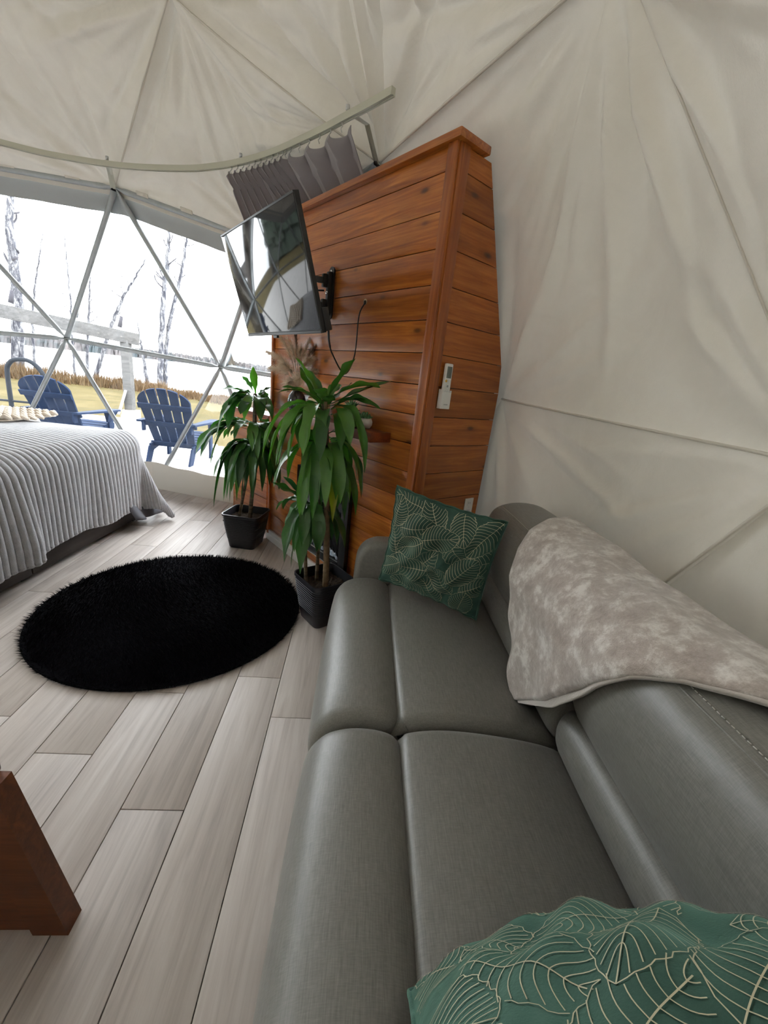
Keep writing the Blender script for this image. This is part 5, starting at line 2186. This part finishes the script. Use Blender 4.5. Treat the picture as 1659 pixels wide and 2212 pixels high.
def build_chair():
    root = empty('adirondack_chair')
    tag(root, 'navy adirondack chair', 'chair', 'navy adirondack chairs')
    # local: faces +y, origin on the floor under the rear edge of the seat
    bl = R(24)
    # back slats, fanned, leaning backwards (-y)
    hs = [.70, .80, .84, .80, .70]
    for i in range(5):
        o = (i - 2)
        L = hs[i]
        wb, wt = .092, .110
        x0, x1 = o * .108, o * .135
        n = 8
        out = [(x0 - wb / 2, 0), (x0 + wb / 2, 0), (x1 + wt / 2, L - .06 if abs(o) < 2 or o < 0 else L - .14)]
        # rounded heads
        lt = L - (.055 if o == 0 else .05)
        lft, rgt = (x1 - wt / 2, x1 + wt / 2)
        arc = []
        for k in range(n + 1):
            f = k / n
            x = rgt + (lft - rgt) * f
            tot = x / .33
            arc.append((x, L * 0 + .66 + .21 * math.sqrt(max(0, 1 - tot * tot))))
        out = [(x0 - wb / 2, 0), (x0 + wb / 2, 0)] + arc
        k = len(out)
        V = []
        for yy in (-.011, .011):
            for (x, s) in out:
                # lean back
                V.append((x, .06 - s * math.sin(bl) + yy * math.cos(bl), .22 + s * math.cos(bl) + yy * math.sin(bl)))
        F = [tuple(range(k)), tuple(range(2 * k - 1, k - 1, -1))] + [(a, k + a, k + (a + 1) % k, (a + 1) % k) for a in range(k)]
        fixn(mk('back_slat', V, F, 'navy', root, False))
    for s, wdt in ((.04, .60), (.36, .70), (.62, .66)):
        bxo('back_rail', (0, .06 - s * math.sin(bl) - .024, .22 + s * math.cos(bl) - .01), (wdt, .026, .07), 'navy', root, Euler((bl, 0, 0)).to_matrix(), .003)
    for i in range(6):
        y = .09 + i * .085
        z = .26 + i * .022
        bxo('seat_slat', (0, y, z), (.58, .074, .022), 'navy', root, Euler((R(14), 0, 0)).to_matrix(), .003)
    for sx in (-1, 1):
        # stringer (rear leg)
        g = MB()
        x = sx * .275
        g.hexa([(x - .012, -.20, .0), (x + .012, -.20, .0), (x + .012, -.09, .0), (x - .012, -.09, .0), (x - .012, -.10, .22), (x + .012, -.10, .22), (x + .012, .06, .26), (x - .012, .06, .26)])
        g.hexa([(x - .012, -.06, .14), (x + .012, -.06, .14), (x + .012, .62, .30), (x - .012, .62, .30), (x - .012, -.08, .25), (x + .012, -.08, .25), (x + .012, .62, .37), (x - .012, .62, .37)])
        fixn(g.build('stringer', 'navy', root))
        bxo('front_leg', (sx * .30, .52, .27), (.026, .095, .54), 'navy', root, None, .003)
        # arm: broad paddle
        out = [(.0, -.20), (.07, -.20), (.10, .1), (.125, .42), (.11, .60), (.05, .63), (-.02, .60), (-.03, .40), (-.01, .1)]
        k = len(out)
        V = [(sx * (.30 + a), b, .555) for a, b in out] + [(sx * (.30 + a), b, .580) for a, b in out]
        F = [tuple(range(k)), tuple(range(2 * k - 1, k - 1, -1))] + [(a, k + a, k + (a + 1) % k, (a + 1) % k) for a in range(k)]
        fixn(mk('arm', V, F, 'navy', root, False))
        g = MB().hexa([(sx * .315 - .01, .42, .40), (sx * .315 + .01, .42, .40), (sx * .315 + .01, .50, .40), (sx * .315 - .01, .50, .40), (sx * .36 - .04, .36, .555), (sx * .36 + .04, .36, .555), (sx * .36 + .04, .56, .555), (sx * .36 - .04, .56, .555)])
        fixn(g.build('arm_bracket', 'navy', root))
        bxo('arm_support', (sx * .30, -.16, .50), (.026, .06, .12), 'navy', root, None, .002)
    return root


TREES = [
    ('leafless birch with a thick speckled trunk at the left edge', [(-17.64, -.12), (-17.13, 3.56), (-17.04, 6.38), (-16.75, 8.2)], .42, 14),
    ('left upright stem of the twin speckled birches on the lake shore', [(-10.50, -.12), (-10.24, 3.08), (-9.83, 6.08), (-9.71, 7.3)], .25, 12),
    ('right stem of the twin speckled birches, leaning to the right', [(-10.25, -.12), (-9.98, 2.66), (-9.24, 5.33), (-8.85, 7.2)], .20, 10),
    ('thin birch leaning strongly to the right above the beam', [(-13.93, -.12), (-12.91, 2.33), (-12.17, 3.93), (-11.48, 5.0)], .17, 8),
    ('slim upright dark sapling left of the leaning birch', [(-14.25, -.12), (-13.93, 2.22), (-13.7, 4.0)], .13, 8),
    ('short brown stump-like sapling right of the timber post', [(-11.12, -.12), (-11.26, 1.28), (-11.37, 2.2)], .16, 4),
    ('thin twiggy sapling right of the thick left birch', [(-16.77, -.12), (-16.58, 2.35), (-16.24, 4.08), (-15.87, 5.4)], .10, 8),
    ('very thin bare sapling just left of the slim dark sapling', [(-14.83, -.12), (-14.65, 2.79), (-14.6, 5.2)], .09, 6),
]


def build_trees():
    rs = random.Random(9)
    for i, (label, pts, rad, nb) in enumerate(TREES):
        yb = 21.6 + (i % 3) * .3
        k = yb / 24.0
        base = Vector((pts[0][0] * k, yb, GZ))
        root = empty('bare_tree', base)
        tag(root, label, 'tree', 'bare trees on the lake shore')
        P = [Vector((x * k, yb, 1.45 + (z - 1.45) * k)) - base for x, z in pts]
        P[0].z = 0
        # continue upwards beyond what the window header hides
        P.append(P[-1] + (P[-1] - P[-2]) * .9)
        pp = [Vector(p) for p in catmull(P, 8)]
        rr = [rad * .62 * (1 - .80 * j / (len(pp) - 1)) for j in range(len(pp))]
        pp = [p + Vector((rs.uniform(-.03, .03), 0, 0)) if 0 < j else p for j, p in enumerate(pp)]
        MB().tube(pp, rr, 8).build('trunk', 'bark', root, True)
        for b in range(nb):
            j = rs.randrange(len(pp) // 3, len(pp) - 2)
            p = pp[j]
            a = rs.choice([-1, 1]) * rs.uniform(.4, 1.0)
            L = rs.uniform(.4, 1.3) * (1.2 - j / len(pp))
            q1 = p + Vector((math.sin(a) * L * .5, rs.uniform(-.3, .3), math.cos(a) * L * .4))
            q2 = p + Vector((math.sin(a) * L, rs.uniform(-.5, .5), math.cos(a) * L * 1.1))
            g = MB().tube(catmull([p, q1, q2], 4), [rr[j] * .35] * 3 + [rr[j] * .25] * 3 + [.006] * 3, 5)
            g.tube([q1, q1 + Vector((math.sin(a) * L * .1, 0, L * .4))], [.014, .004], 4)
            g.build('branch', 'twig', root, True)


build_outside()
build_trees()
